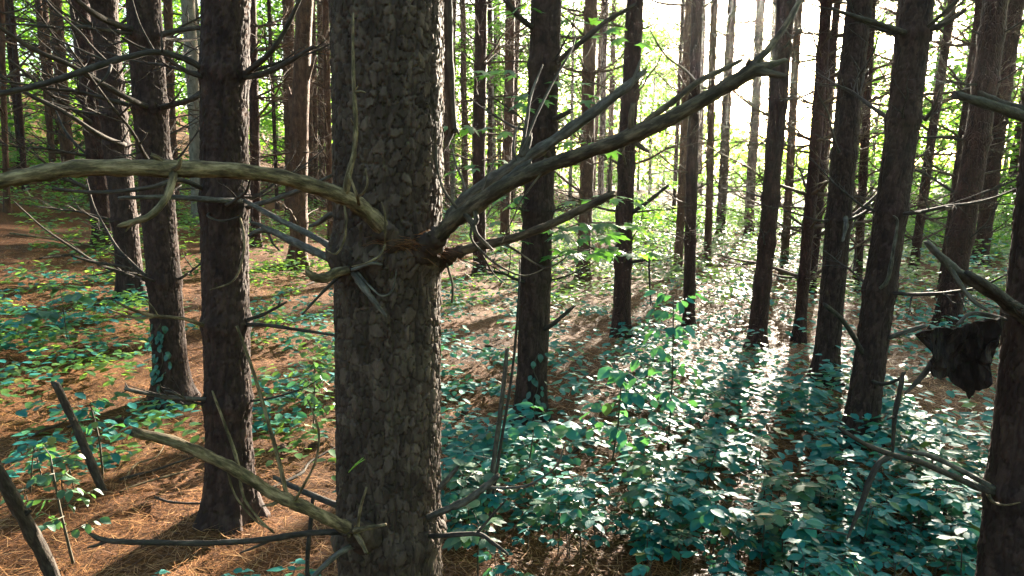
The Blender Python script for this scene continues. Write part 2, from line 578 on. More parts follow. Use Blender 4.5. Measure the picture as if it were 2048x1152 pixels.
def trunk_mesh_plain(ax, mat, seed, nth=18):
    rs = np.random.RandomState(seed)
    hs = np.concatenate([np.arange(-0.3, 5.5, 0.07), np.linspace(5.6, ax.H, 18)])
    th = np.arange(nth) * 2 * np.pi / nth
    Hh, T = np.meshgrid(hs, th, indexing='ij')
    rad = ax.rad(Hh) * (1 + 0.10 * (vnoise(T / (2 * np.pi) * 9, Hh * 5, rs.rand(9, 64)) - 0.5)
                        + 0.07 * (vnoise(T / (2 * np.pi) * 18, Hh * 14, rs.rand(18, 64)) - 0.5))
    rad += ax.r * 0.15 * np.exp(-np.maximum(Hh, 0) / 0.12) * np.sin(T * 5 + ax.ph[2])
    cx, cy, cz = ax.c(Hh)
    V = np.stack([cx + rad * np.cos(T), cy + rad * np.sin(T), cz + 0 * rad], -1).reshape(-1, 3)
    idx = np.arange(len(hs) * nth).reshape(len(hs), nth)
    a = idx[:-1]; b = idx[1:]
    Q = np.stack([a, np.roll(a, -1, 1), np.roll(b, -1, 1), b], -1).reshape(-1, 4)
    return mesh_np('trunk', V, Q, mat)


# dead branch variants, unit length along +x
def dead_branch_mesh(seed, mat, subs, curve, fine=True):
    rr = random.Random(seed)
    m = MB()
    n = 5
    pts = []
    dz = rr.uniform(-0.05, 0.1)
    for i in range(n + 1):
        t = i / n
        pts.append(Vector((t, 0.06 * math.sin(t * 3 + rr.random()) * t + rr.uniform(-.02, .02) * t, curve * t * t + dz * t + rr.uniform(-.015, .015))))
    rad = [0.018 * (1 - 0.75 * i / n) for i in range(n + 1)]
    pp, pr = m.tube(pts, rad, 5, 3, 0.12, rr)
    for k in range(subs):
        t = rr.uniform(0.22, 0.97)
        i = min(int(t * (len(pp) - 1)), len(pp) - 2)
        b = pp[i]
        sgn = 1 if k % 2 else -1
        ang = math.radians(rr.uniform(30, 65)) * sgn
        up = rr.uniform(-0.25, 0.55)
        L = rr.uniform(0.16, 0.5) * (1.15 - 0.6 * t)
        d = Vector((math.cos(ang), math.sin(ang), up)).normalized()
        bend = Vector((rr.uniform(-.2, .2), rr.uniform(-.2, .2), rr.uniform(-.15, .3)))
        q = [b, b + d * L * 0.4, b + d * L * 0.75 + bend * L * 0.2, b + d * L + bend * L * 0.55]
        r0 = pr[i] * 0.55
        qq, _ = m.tube(q, [r0, r0 * .8, r0 * .6, r0 * .35], 4, 2, 0.1, rr)
        if fine:
            for _ in range(rr.randint(1, 3)):
                c = qq[rr.randint(1, len(qq) - 2)]
                d2 = (d + Vector((rr.uniform(-.8, .8), rr.uniform(-.8, .8), rr.uniform(-.4, .7)))).normalized()
                L2 = L * rr.uniform(0.25, 0.55)
                m.tube([c, c + d2 * L2 * .5, c + d2 * L2 + Vector((0, 0, L2 * .1))], [r0 * .5, r0 * .4, r0 * .25], 3, 1, 0, rr)
    return m.mesh('branch', mat)


BR = [dead_branch_mesh(100 + i, M_TWIG, [7, 9, 12, 6, 10, 13, 8, 5][i], [0.25, 0.12, -0.08, 0.35, 0.05, 0.2, -0.2, 0.3][i]) for i in range(8)]
BR_DARK = [dead_branch_mesh(140 + i, M_WOOD_DARK, [6, 8, 9, 5, 7][i], [0.3, 0.1, -0.12, 0.42, 0.2][i]) for i in range(5)]


# pine crown variants: tufts of needles on limbs (above the frame for the near trees)
def crown_mesh(seed):
    rs = np.random.RandomState(seed)
    vs, qs = [], []
    n = 0
    for k in range(330):
        h = rs.rand() ** 0.8
        rmax = 1.5 * (1 - h) ** 0.7 + 0.25
        a = rs.rand() * 6.283
        rr = rmax * math.sqrt(rs.rand())
        c = np.array([rr * math.cos(a), rr * math.sin(a), h * 8.0 + rs.randn() * 0.1])
        for _ in range(5):
            d = rs.randn(3); d[2] += 0.4; d /= np.linalg.norm(d)
            s = np.cross(d, rs.randn(3)); s /= np.linalg.norm(s)
            L = 0.22 + 0.16 * rs.rand(); w = 0.05
            vs += [c - s * w * .4, c + d * L * .5 - s * w, c + d * L, c + d * L * .5 + s * w]
            qs.append([n, n + 1, n + 2, n + 3]); n += 4
    return mesh_np('crown', np.array(vs), np.array(qs), M_NEEDLE, np.repeat(rs.rand(len(qs)), 4))


CROWNS = [crown_mesh(s) for s in (1, 2, 3)]


def add_branch(tree, ax, h, az, el, L, data, rng):
    rt = float(ax.rad(h))
    c = ax.pt(h) + Vector((math.cos(az), math.sin(az), 0)) * rt * 0.75
    m = (Matrix.Translation(c) @ Matrix.Rotation(az, 4, 'Z') @ Matrix.Rotation(-el, 4, 'Y')
         @ Matrix.Rotation(rng.uniform(-0.6, 0.6), 4, 'X') @ Matrix.Scale(L, 4))
    return link('branch', data, tree, m)


PINE_GROUP = 'pines of the plantation'
TREES = {}


def make_pine(key, label, tx, bx, by, w, style='far', wh=None, nbr=(3, 5), Lr=(0.35, 0.95), mat=None, H=None, top=0.0,
              broken=None, brset=None, base_depth=None, crown=True, hmin=0.5, name='pine_tree', gap=(0.32, 0.55)):
    """tx: pixel x of the axis at y=0, (bx,by): pixel of the base on the ground, w: pixel width"""
    rng = random.Random(hash_key(key))
    if base_depth is None:
        B = ground_hit(bx, by)
    else:
        q = P(bx, by, base_depth)
        T0 = PY(tx, top, q.y)
        k = (0 - q.z) / (T0.z - q.z)
        B = q + (T0 - q) * k
        B.z = gz(B.x, B.y)
    T = PY(tx, top, B.y)
    lean = ((T.x - B.x) / (T.z - B.z), rng.uniform(-0.012, 0.012))
    d = project(B + Vector((0, 0, 0.7)))[2]
    r = 0.5 * w * d / F * (0.97 if style == 'hero' else 0.87)
    Ht = H or rng.uniform(17, 20)
    if broken:
        Ht = broken
    ax = Axis(B, lean, r, Ht, hash_key(key) + 1, taper=(0.018 if style != 'far' else 0.022), wob=min(0.012, r * 0.1))
    vis = EYE + d * 0.27 + 0.8 - B.z
    if wh is None:
        z = rng.uniform(0.35, 0.8)
        whl = []
        while z < min(vis, Ht - 0.2):
            whl.append(z)
            z += rng.uniform(*gap)
    else:                                   # whorls at given pixel rows
        whl = []
        for py in wh:
            q = PY(bx + (tx - bx) * (by - py) / max(by - top, 1), py, B.y)
            whl.append(q.z - B.z)
    ax.whorls = whl
    ax.wb = 0.12 if style != 'far' else 0.2
    t = thing(name, label, 'tree', B, PINE_GROUP)
    TREES[key] = (t, ax, B, d)
    if style == 'hero':
        V, Q, cid, plate, tint, TH = trunk_mesh_bark(ax, 330, 0.0042, 2.6, 0.0225, 0.041, 0.0112, 11, M_BARK)
        split_plates(t, V, Q, cid, plate, tint, TH, B)
    elif style == 'near':
        V, Q, cid, plate, tint, TH = trunk_mesh_bark(ax, 124, 0.0078, 3.0, 0.020, 0.042, 0.009, hash_key(key) % 1000, M_BARK_DARK)
        link('trunk', mesh_np('trunk', V, Q, M_BARK_DARK, tint), t)
    else:
        link('trunk', trunk_mesh_plain(ax, mat or M_BARK_FAR, hash_key(key) % 1000, 18 if w > 20 else 12), t)
    for z in whl:
        if z < hmin:
            continue
        a0 = rng.random() * 6.28
        n = rng.randint(*nbr)
        for i in range(n):
            az = a0 + 6.283 * i / n + rng.uniform(-.3, .3)
            el = rng.uniform(-0.15, 0.6)
            L = rng.uniform(*Lr)
            if rng.random() < 0.2:
                L *= 0.35
            add_branch(t, ax, z, az, el, L, rng.choice(brset or BR), rng)
    if crown and not broken:
        c = link('crown', rng.choice(CROWNS), t, Matrix.Translation(ax.pt(Ht - 7.6)) @ Matrix.Rotation(rng.random() * 6.28, 4, 'Z')
                 @ Matrix.Diagonal((1, 1, rng.uniform(0.95, 1.15), 1)))
    return t


def hash_key(k):
    v = 17
    for ch in k:
        v = (v * 31 + ord(ch)) % 100003
    return v


def split_plates(t, V, Q, cid, plate, tint, TH, B):
    """the 300 bark plates that show largest become parts of the trunk; the rest stays in the trunk mesh"""
    qc = cid[Q]
    same = (qc == qc[:, :1]).all(1) & (plate[Q].min(1) > 0.02)
    cen = V[Q].mean(1) + np.array(B)
    zc = cen[:, 2]
    to = np.array([0, 0]) - cen[:, :2]
    to /= np.linalg.norm(to, axis=1)[:, None]
    axis_xy = np.array([B.x, B.y])
    nrm = cen[:, :2] - axis_xy
    nrm /= np.maximum(np.linalg.norm(nrm, axis=1), 1e-6)[:, None]
    face = (to * nrm).sum(1)
    ok = same & (zc > 0.46) & (zc < 2.2) & (face > 0.1)
    ids, cnt = np.unique(qc[ok, 0], return_counts=True)
    full = {i: c for i, c in zip(*np.unique(qc[same, 0], return_counts=True))}
    order = np.argsort(-cnt)
    chosen = [i for i, c in zip(ids[order], cnt[order]) if c > 0.85 * full[i] and full[i] < 170][:300]
    cset = np.zeros(cid.max() + 2, bool); cset[chosen] = True
    mine = same & cset[qc[:, 0]]
    # trunk core keeps everything else
    tr = link('trunk', mesh_np('trunk', V, Q[~mine], M_BARK, tint), t)
    Qm = Q[mine]; cm = qc[mine, 0]
    o = np.argsort(cm, kind='stable'); Qm = Qm[o]; cm = cm[o]
    st = np.flatnonzero(np.r_[True, cm[1:] != cm[:-1]]); en = np.r_[st[1:], len(cm)]
    for a, b in zip(st, en):
        f = Qm[a:b]
        u, inv = np.unique(f.ravel(), return_inverse=True)
        link('bark_plate', mesh_np('bark_plate', V[u], inv.reshape(-1, 4), M_BARK, tint[u]), tr)


# ------------------------------------------------------------------ the pines of the photograph
make_pine('main', 'broad foreground pine with thick flaking bark and big dead branches', 768, 787, 1150, 195, 'hero',
          wh=(505, 1060), nbr=(0, 0), base_depth=2.29, H=17)
make_pine('edge', 'dark pine cut by the right edge with torn bark hanging from it', 2140, 2014, 1152, 108, 'near',
          wh=(200, 640, 985), nbr=(1, 2), Lr=(0.2, 0.4), base_depth=2.35, brset=BR_DARK, H=16)
make_pine('second', 'straight dark pine just left of the broad foreground pine, ringed by branch whorls', 452, 456, 1035, 93, 'near',
          wh=(145, 405, 645, 800), nbr=(2, 3), Lr=(0.25, 0.6), brset=BR_DARK)
make_pine('creeper', 'dark pine with small creeper leaves climbing its lower left side', 282, 345, 800, 66, 'near',
          wh=(-60, 70, 215, 330, 560), nbr=(4, 6), Lr=(0.4, 0.9), brset=BR_DARK)
make_pine('leanpair', 'dark fork-scarred pine standing close behind the creeper-covered one', 205, 264, 600, 50, 'near',
          wh=(-100, 0, 60, 165, 230, 290, 440), nbr=(4, 6), Lr=(0.5, 1.0), brset=BR_DARK)
make_pine('midleft', 'dark pine left of the fork-scarred one, half hidden by long dead branches', 160, 211, 493, 40,
          nbr=(5, 7), Lr=(0.7, 1.5), brset=BR_DARK)
make_pine('midright', 'pine with creeper at its foot, centre right behind the maple leaves', 1090, 1063, 850, 63, 'near',
          wh=(-40, 130, 260, 420, 560), nbr=(2, 4), Lr=(0.3, 0.7), brset=BR_DARK)
make_pine('bigright', 'large leaning pine rising from the teal seedlings on the right, branch stub at mid height', 1838, 1722, 885, 62, 'near',
          wh=(65, 240, 425, 580), nbr=(3, 4), Lr=(0.35, 0.9), brset=BR_DARK)
make_pine('right2', 'leaning pine left of the largest right-hand one with a pale scar halfway up', 1720, 1645, 768, 49, 'near',
          wh=(170, 310, 440), nbr=(2, 4), Lr=(0.3, 0.8), brset=BR_DARK)
make_pine('lean', 'dark pine leaning right just right of the sun', 1578, 1512, 697, 36, nbr=(1, 3), Lr=(0.3, 0.7), brset=BR_DARK)
make_pine('mix', 'pine behind the broken end of the long thick branch, ringed whorl near its foot', 1270, 1240, 672, 37,
          wh=(60, 190, 330, 425, 525), nbr=(3, 4), Lr=(0.4, 0.9))
make_pine('clean', 'slim straight pine in front of the glow left of the sun', 1394, 1376, 655, 24, nbr=(2, 4), Lr=(0.3, 0.8))
make_pine('rightrear', 'dark stout pine behind the hanging torn bark', 1988, 1895, 662, 48,
          nbr=(3, 4), Lr=(0.4, 0.9), brset=BR_DARK)

FARP = [
 ('f01', 5, 14, 425, 12, 'thin reddish stem at the far left edge', M_BARK_RED),
 ('f02', 15, 43, 335, 13, 'thin dark stem second from the left edge', M_BARK_FAR),
 ('f03', 88, 113, 325, 18, 'reddish trunk left of a close pair at far left', M_BARK_RED),
 ('f04', 112, 140, 372, 25, 'reddish trunk right of a close pair at far left', M_BARK_RED),
 ('f05', 335, 350, 432, 19, 'reddish pine seen between the creeper pine and the grey trunk', M_BARK_RED),
 ('f07', 503, 513, 492, 21, 'dark slim pine touching the right side of the straight dark pine', M_BARK_FAR),
 ('f08', 575, 583, 440, 25, 'slim pine behind the snapped trunk left of the foreground pine', M_BARK_RED),
 ('f09', 617, 622, 425, 12, 'thin sunlit pole right of the snapped trunk', M_BARK_RED),
 ('f10', 640, 645, 415, 14, 'thin pale pole second left of the foreground pine', M_BARK_RED),
 ('f11', 652, 662, 480, 15, 'orange-red pole touching the left side of the foreground pine', M_BARK_RED),
 ('f12', 886, 896, 430, 13, 'thin pole touching the right side of the foreground pine', M_BARK_RED),
 ('f13', 905, 903, 405, 15, 'slim sunlit pole under the hanging broken pole', M_BARK_RED),
 ('f14', 925, 931, 415, 14, 'slim orange pole second right of the foreground pine', M_BARK_RED),
 ('f15', 961, 958, 550, 27, 'straight pine third right of the foreground pine', M_BARK_FAR),
 ('f16', 1022, 1009, 502, 21, 'reddish pine left of the creeper-footed centre right pine', M_BARK_RED),
 ('f17', 1036, 1024, 425, 12, 'thin pole just behind a reddish pine centre right', M_BARK_RED),
 ('f18', 1108, 1100, 420, 12, 'thin pole peeping out right of the creeper-footed centre right pine', M_BARK_RED),
 ('f19', 1183, 1166, 560, 29, 'reddish pine behind the maple leaves, right of the creeper-footed one', M_BARK_RED),
 ('f20', 1228, 1218, 405, 13, 'thin pale pole left of the pine behind the broken branch end', M_BARK_RED),
 ('f21', 1366, 1346, 455, 9, 'thinnest pole in the white glow left of the slim straight pine', M_BARK_FAR),
 ('f22', 1380, 1356, 542, 18, 'sunlit pine half hidden by the slim straight pine', M_BARK_RED),
 ('f23', 1430, 1414, 534, 16, 'slim pine first right of the slim straight one', M_BARK_RED),
 ('f24', 1408, 1398, 412, 12, 'faint pole in the glow between two slim pines', M_BARK_FAR),
 ('f25', 1463, 1440, 482, 20, 'pine directly left of the sun', M_BARK_FAR),
 ('f26', 1523, 1497, 476, 20, 'ivy-green tinged pine directly under the sun', M_BARK_FAR),
 ('f27', 1550, 1530, 432, 12, 'thin pole between the sun and the leaning pine', M_BARK_RED),
 ('f28', 1597, 1567, 552, 17, 'slim golden pine right of the dark leaning one', M_BARK_RED),
 ('f29', 1656, 1598, 682, 24, 'slim pine left of a twin with its rim lit white', M_BARK_FAR),
 ('f30', 1674, 1622, 585, 16, 'thin twin standing just right of the rim-lit slim pine', M_BARK_FAR),
 ('f31', 1748, 1714, 578, 18, 'slim pine right of the pale-scarred leaning pine', M_BARK_FAR),
 ('f32', 1808, 1757, 507, 20, 'slim pine half behind the large leaning right pine', M_BARK_FAR),
 ('f33', 1905, 1824, 547, 18, 'strongly leaning slim pine right of the large leaning one', M_BARK_FAR),
 ('f34', 1958, 1880, 602, 16, 'thin leaning pole left of the stout pine behind the torn bark', M_BARK_FAR),
 ('f35', 2036, 1958, 530, 30, 'leaning pine right of the stout pine behind the torn bark', M_BARK_FAR),
 ('f36', 2090, 2013, 452, 26, 'pine at the right edge behind the grey slanting branch', M_BARK_FAR),
]
for k, tx, bx, by, w, lab, m in FARP:
    make_pine(k, lab, tx, bx, by, w, 'far', mat=m, nbr=(1, 2) if k in ('f22', 'f23') else (4, 6) if w > 12 else (3, 4), Lr=(0.5, 1.25))
make_pine('grey', 'smooth grey-barked trunk seen left of the straight dark pine', 380, 400, 447, 29, 'far', mat=M_BARK_GREY, nbr=(0, 1), crown=True,
          name='broadleaf_tree')
POLES = []
pr_ = random.Random(31)
for i in range(30):
    px = pr_.choice([pr_.uniform(20, 660), pr_.uniform(890, 1330), pr_.uniform(1640, 2040)])
    by = pr_.uniform(385, 428) - (45 if px < 330 else 0)
    lean_ = (px - 900) * 0.045 + pr_.uniform(-8, 8)
    ref = min(FARP, key=lambda e: abs(e[2] - px))
    make_pine('p%02d' % i, 'faint slim pole %s of the %s' % ('left' if px < ref[2] else 'right', ' '.join(ref[5].split()[:8])), px + lean_, px, by, pr_.uniform(7, 13), 'far',
              mat=pr_.choice([M_BARK_RED, M_BARK_RED, M_BARK_FAR]), nbr=(1, 2), Lr=(0.5, 1.2), crown=(i % 2 == 0))
# snapped trunk with jagged top
bsn = ground_hit(594, 530)
hsn = PY(600, 245, bsn.y).z - bsn.z
make_pine('snap', 'snapped reddish trunk with a jagged forked top left of the foreground pine', 606, 594, 530, 37, 'far', mat=M_BARK_RED,
          nbr=(3, 5), Lr=(0.5, 1.1), broken=hsn)
t, ax, B, d = TREES['snap']
mb = MB()
for (dx, L, sl) in ((-0.06, 0.55, -0.05), (0.03, 0.95, 0.16), (0.0, 0.35, 0.05)):
    p0 = ax.pt(hsn - 0.25) + Vector((dx, 0, 0))
    mb.tube([p0, p0 + Vector((sl * .4, 0, .25 + L * .4)), p0 + Vector((sl * 1.6, 0.02, .25 + L))], [ax.r * .75, ax.r * .4, ax.r * .1], 7, 4, .15)
link('snapped_top', mb.mesh('snapped_top', M_BARK_RED), t)

# ------------------------------------------------------------------ traced dead branches
def hero(key, pts, rpx, mat=None, twigs=(), name='branch', sides=10, rough=0.09, ragged=True, seed=1, knots=0):
    t, ax, B, d = TREES[key]
    rng = random.Random(seed)
    if key != 'main':                       # root the branch in the trunk axis
        u0 = (576.0 - pts[0][1]) / F
        k = (B.y / (CP + u0 * SP) - 0.3 * ax.r) / pts[0][2]
        pts = [(p[0], p[1], p[2] * k) for p in pts]
        twigs = [([(p[0], p[1], p[2] * k) for p in tp], tr) for tp, tr in twigs]
    W = [P(*p) for p in pts]
    rad = [rp * p[2] / F for rp, p in zip(rpx, pts)]
    mb = MB()
    pp, pr = mb.tube(W, rad, sides, 6, rough, rng, ragged)
    for _ in range(knots):
        i = rng.randint(2, len(pp) - 3)
        dirv = Vector((rng.uniform(-1, 1), rng.uniform(-1, 1), rng.uniform(-.6, 1))).normalized()
        L = pr[i] * rng.uniform(1.3, 2.2)
        mb.tube([pp[i], pp[i] + dirv * L], [pr[i] * .5, pr[i] * .25], 6, 1, .2, rng, True)
    o = link(name, mb.mesh(name, mat or M_WOOD, B), t)
    if key == 'main' and rpx[0] > 15:
        m2 = MB()
        r1 = rad[1]
        m2.tube([W[0], W[0].lerp(W[1], .55), W[1], W[1].lerp(W[2], .45)], [r1 * 2.3, r1 * 1.8, r1 * 1.32, r1 * 1.0], 16, 6, 0.2, rng)
        cm_ = m2.mesh('branch_collar', M_BARK, B)
        cm_.attributes.new('tint', 'FLOAT', 'POINT').data.foreach_set('value', [rng.uniform(.3, .7) for _ in m2.v])
        link('branch_collar', cm_, o)
    for j, (tp, tr) in enumerate(twigs):
        m2 = MB()
        m2.tube([P(*p) for p in tp], [r * p[2] / F for r, p in zip(tr, tp)], 6, 5, 0.08, rng, True)
        link('twig', m2.mesh('twig', mat or M_WOOD, B), o)
    return o


# upper whorl of the foreground pine
hero('main', [(815, 512, 2.06), (778, 472, 1.93), (735, 425, 1.86), (690, 396, 1.80), (620, 370, 1.72), (540, 350, 1.63), (430, 339, 1.54), (350, 338, 1.49),
              (250, 335, 1.43), (150, 337, 1.38), (70, 349, 1.34), (0, 362, 1.31), (-150, 392, 1.25)],
     [27, 18.5, 16.5, 17, 16, 15.5, 16, 19, 17, 17.5, 17, 15.5, 14], twigs=[
     ([(345, 342, 1.49), (345, 362, 1.46), (330, 400, 1.44), (300, 432, 1.42), (268, 443, 1.41), (241, 452, 1.40)], [10, 8.5, 8, 7, 6.5, 5]),
     ([(338, 332, 1.49), (318, 318, 1.46), (303, 309, 1.45)], [7, 6, 4]),
     ([(345, 340, 1.48), (358, 332, 1.45), (361, 318, 1.44)], [6, 5, 3]),
     ([(262, 446, 1.41), (252, 462, 1.41)], [4, 1.5]),
     ([(690, 392, 1.79), (697, 350, 1.76), (709, 300, 1.75), (711, 240, 1.74), (708, 180, 1.74), (706, 110, 1.74), (706, 28, 1.74)], [8, 6.5, 5, 4.5, 4, 3.4, 2.2]),
     ([(710, 184, 1.74), (722, 183, 1.73), (731, 185, 1.73)], [3, 2.5, 1.2]),
     ([(709, 184, 1.74), (716, 173, 1.73)], [2.5, 1.2]),
     ([(707, 250, 1.74), (702, 238, 1.73)], [2.5, 1.2]),
     ([(718, 408, 1.80), (714, 392, 1.75), (700, 355, 1.74), (698, 348, 1.74)], [4, 3.2, 2.4, 1.5]),
     ([(716, 393, 1.75), (728, 384, 1.73), (735, 365, 1.72), (731, 338, 1.72)], [3, 2.6, 2.2, 1.5]),
     ([(688, 405, 1.80), (692, 440, 1.78), (688, 480, 1.78), (672, 508, 1.79), (652, 500, 1.80)], [3, 2.5, 2.4, 2.0, 1.2]),
     ([(770, 500, 1.90), (770, 470, 1.84), (770, 430, 1.82), (763, 405, 1.82)], [2.5, 2.5, 2.2, 1.5]),
     ([(770, 490, 1.86), (760, 510, 1.84), (735, 525, 1.82), (705, 533, 1.83)], [2.5, 2.5, 2, 1.2]),
     ], knots=1, seed=3)
hero('main', [(838, 512, 2.02), (868, 482, 1.92), (905, 445, 1.85), (945, 415, 1.80), (1000, 378, 1.74), (1080, 338, 1.67), (1180, 302, 1.60), (1262, 272, 1.55),
              (1340, 237, 1.51), (1420, 192, 1.47), (1475, 160, 1.45), (1508, 138, 1.44)],
     [24, 16.5, 15, 17.5, 15, 15, 14, 16.5, 15, 14, 15, 16], M_WOOD_BACKLIT, twigs=[
     ([(1500, 140, 1.44), (1535, 146, 1.43), (1566, 152, 1.42)], [13, 8, 6]),
     ([(1505, 138, 1.44), (1535, 132, 1.45), (1567, 122, 1.46)], [12, 9, 5]),
     ([(1500, 135, 1.45), (1525, 112, 1.46), (1550, 80, 1.48), (1575, 45, 1.5), (1606, -10, 1.53)], [12, 8, 6.5, 6, 5.5]),
     ([(1495, 130, 1.44), (1499, 116, 1.43)], [6, 1.5]),
     ([(1264, 268, 1.55), (1262, 240, 1.53), (1266, 211, 1.52)], [8, 6.5, 5]),
     ([(1272, 262, 1.55), (1300, 236, 1.57), (1340, 208, 1.59), (1395, 165, 1.62), (1440, 142, 1.64), (1482, 121, 1.66)], [7, 6.5, 7, 6.5, 6, 4]),
     ([(1268, 282, 1.55), (1285, 296, 1.54), (1298, 303, 1.53)], [7, 5, 3]),
     ([(1395, 168, 1.62), (1370, 140, 1.65), (1330, 110, 1.67), (1300, 60, 1.69)], [3, 2.5, 2, 1.2]),
     ([(925, 432, 1.83), (905, 405, 1.83), (885, 375, 1.84), (874, 330, 1.85), (873, 290, 1.86)], [4, 3.4, 3, 2.5, 1.5]),
     ([(932, 430, 1.80), (945, 447, 1.76), (955, 470, 1.74), (985, 500, 1.73)], [7, 6, 4, 3]),
     ([(950, 420, 1.79), (953, 440, 1.76), (946, 452, 1.75)], [6, 5.5, 4]),
     ([(945, 445, 1.76), (942, 475, 1.73), (960, 500, 1.71), (1000, 533, 1.7), (1050, 552, 1.69), (1092, 535, 1.68)], [3, 2.5, 2.5, 2.2, 2, 1]),
     ([(960, 500, 1.72), (985, 545, 1.72), (1008, 565, 1.73)], [2, 1.6, 1]),
     ([(1090, 338, 1.66), (1046, 395, 1.65), (1025, 440, 1.66), (1000, 490, 1.67)], [2, 1.8, 1.5, 1]),
     ], knots=4, seed=4)
hero('main', [(893, 447, 2.0), (922, 405, 1.98), (980, 362, 1.95), (1043, 322, 1.91), (1103, 284, 1.87), (1180, 230, 1.83), (1240, 184, 1.80), (1288, 143, 1.77)],
     [10, 12, 12, 13, 11.5, 11, 10, 5], M_WOOD_GREY, twigs=[
     ([(1042, 322, 1.9), (1052, 285, 1.88), (1066, 245, 1.87), (1100, 175, 1.86), (1140, 105, 1.85), (1152, 70, 1.85)], [5, 4, 3, 2.5, 2, 1]),
     ([(1040, 318, 1.9), (1052, 250, 1.88), (1062, 190, 1.87), (1085, 130, 1.86)], [5, 4, 3, 1.5]),
     ([(1045, 312, 1.9), (1055, 285, 1.89), (1061, 268, 1.89)], [11, 9, 3]),
     ([(1036, 325, 1.9), (1027, 300, 1.89), (1032, 262, 1.89), (1048, 240, 1.89)], [2.5, 2.2, 2, 1]),
     ([(935, 402, 1.97), (925, 360, 1.96), (912, 330, 1.96), (905, 300, 1.96)], [3, 2.5, 2.2, 1.5]),
     ([(960, 395, 1.9), (975, 350, 1.89), (1000, 300, 1.88)], [2.5, 2, 1]),
     ([(1240, 184, 1.8), (1262, 170, 1.78), (1280, 122, 1.77)], [6, 5, 2]),
     ], seed=5, rough=0.13)
hero('main', [(950, 412, 1.82), (1000, 372, 1.80), (1040, 338, 1.80), (1062, 322, 1.80)], [10, 10, 8, 4], M_WOOD_GREY, seed=6, rough=.12)
hero('main', [(872, 520, 2.08), (905, 508, 2.02), (960, 492, 1.99), (1010, 481, 1.96), (1080, 458, 1.92), (1150, 425, 1.88), (1222, 390, 1.84)],
     [17, 10.5, 9.5, 9, 8.5, 8.5, 8], M_WOOD_BACKLIT, twigs=[
     ([(1218, 390, 1.84), (1219, 350, 1.83), (1222, 312, 1.83)], [3, 2.6, 1.5]),
     ([(1000, 484, 1.96), (1030, 500, 1.95), (1090, 535, 1.93), (1140, 510, 1.92)], [3, 2.5, 2, 1]),
     ([(890, 510, 2.04), (897, 540, 2.03), (905, 570, 2.03), (904, 605, 2.03)], [2.5, 2.5, 2.5, 2]),
     ], seed=7)
# left side of the same whorl
hero('main', [(700, 540, 1.97), (672, 545, 1.92), (650, 556, 1.88), (632, 555, 1.85), (618, 547, 1.84)], [9, 10, 10, 8.5, 7], M_WOOD, seed=8, rough=.12)
hero('main', [(700, 535, 2.0), (718, 562, 1.93), (742, 595, 1.91), (772, 632, 1.90)], [5, 8, 6, 3], M_WOOD_GREY, seed=9, rough=.2, twigs=[
     ([(715, 545, 1.94), (745, 578, 1.90), (765, 592, 1.89), (785, 580, 1.89), (793, 540, 1.89)], [3, 2.2, 2, 2, 1]),
     ([(705, 540, 1.94), (740, 527, 1.90), (764, 530, 1.90)], [5, 4.5, 2])])
hero('main', [(690, 530, 2.12), (645, 510, 2.25), (590, 485, 2.38), (535, 460, 2.5), (500, 470, 2.55)], [9, 8.5, 8, 6.5, 4], M_WOOD_GREY, seed=10, twigs=[
     ([(545, 465, 2.48), (520, 450, 2.5), (500, 445, 2.5)], [5, 4, 2]), ([(535, 462, 2.5), (545, 485, 2.52), (558, 500, 2.53)], [3, 2.5, 1.5])])
hero('main', [(690, 515, 2.15), (640, 480, 2.35), (560, 440, 2.6), (490, 402, 2.8)], [7, 6.5, 6, 4], M_WOOD_GREY, seed=11)
hero('main', [(690, 425, 2.1), (660, 430, 2.15), (638, 445, 2.2), (622, 452, 2.22)], [6, 6, 5, 3], M_WOOD_GREY, seed=12)
hero('main', [(690, 540, 2.05), (668, 562, 1.95), (640, 590, 1.90), (605, 628, 1.86)], [4, 3.5, 3, 2], M_WOOD_DARK, seed=13)
# lower whorl
hero('main', [(735, 1075, 2.1), (705, 1060, 2.0), (675, 1047, 1.94), (620, 1020, 1.88), (575, 1000, 1.84), (540, 984, 1.81), (483, 947, 1.76), (428, 918, 1.72),
              (352, 885, 1.67), (275, 866, 1.62)], [22, 14, 12, 12, 14, 12, 12, 11, 11, 9.5], twigs=[
     ([(573, 990, 1.84), (560, 930, 1.82), (538, 850, 1.81), (512, 760, 1.80), (475, 655, 1.79)], [5, 4.5, 4, 3.8, 3]),
     ([(480, 945, 1.76), (468, 900, 1.75), (450, 850, 1.74), (425, 783, 1.73)], [4, 3.5, 3, 2]),
     ([(590, 1000, 1.84), (605, 975, 1.82), (632, 920, 1.8), (637, 860, 1.79), (615, 800, 1.78)], [4, 3, 2.5, 2.2, 1.4]),
     ([(560, 1000, 1.83), (545, 1008, 1.81), (525, 1012, 1.8)], [5, 4, 1.5]),
     ([(705, 1062, 1.98), (735, 1056, 1.93), (768, 1050, 1.90)], [7, 5, 3.5]),
     ([(712, 1068, 1.98), (725, 1088, 1.93), (733, 1106, 1.91)], [6, 5, 3.5]),
     ([(715, 1062, 1.98), (720, 1020, 1.93), (733, 975, 1.91)], [4, 3.2, 2]),
     ([(480, 960, 1.76), (490, 1000, 1.78), (520, 1040, 1.8), (548, 1066, 1.82)], [3, 2.8, 2.5, 2]),
     ([(455, 940, 1.75), (470, 990, 1.77), (510, 1040, 1.79), (545, 1060, 1.81)], [2.5, 2.2, 2, 1.6]),
     ], knots=3, seed=14)
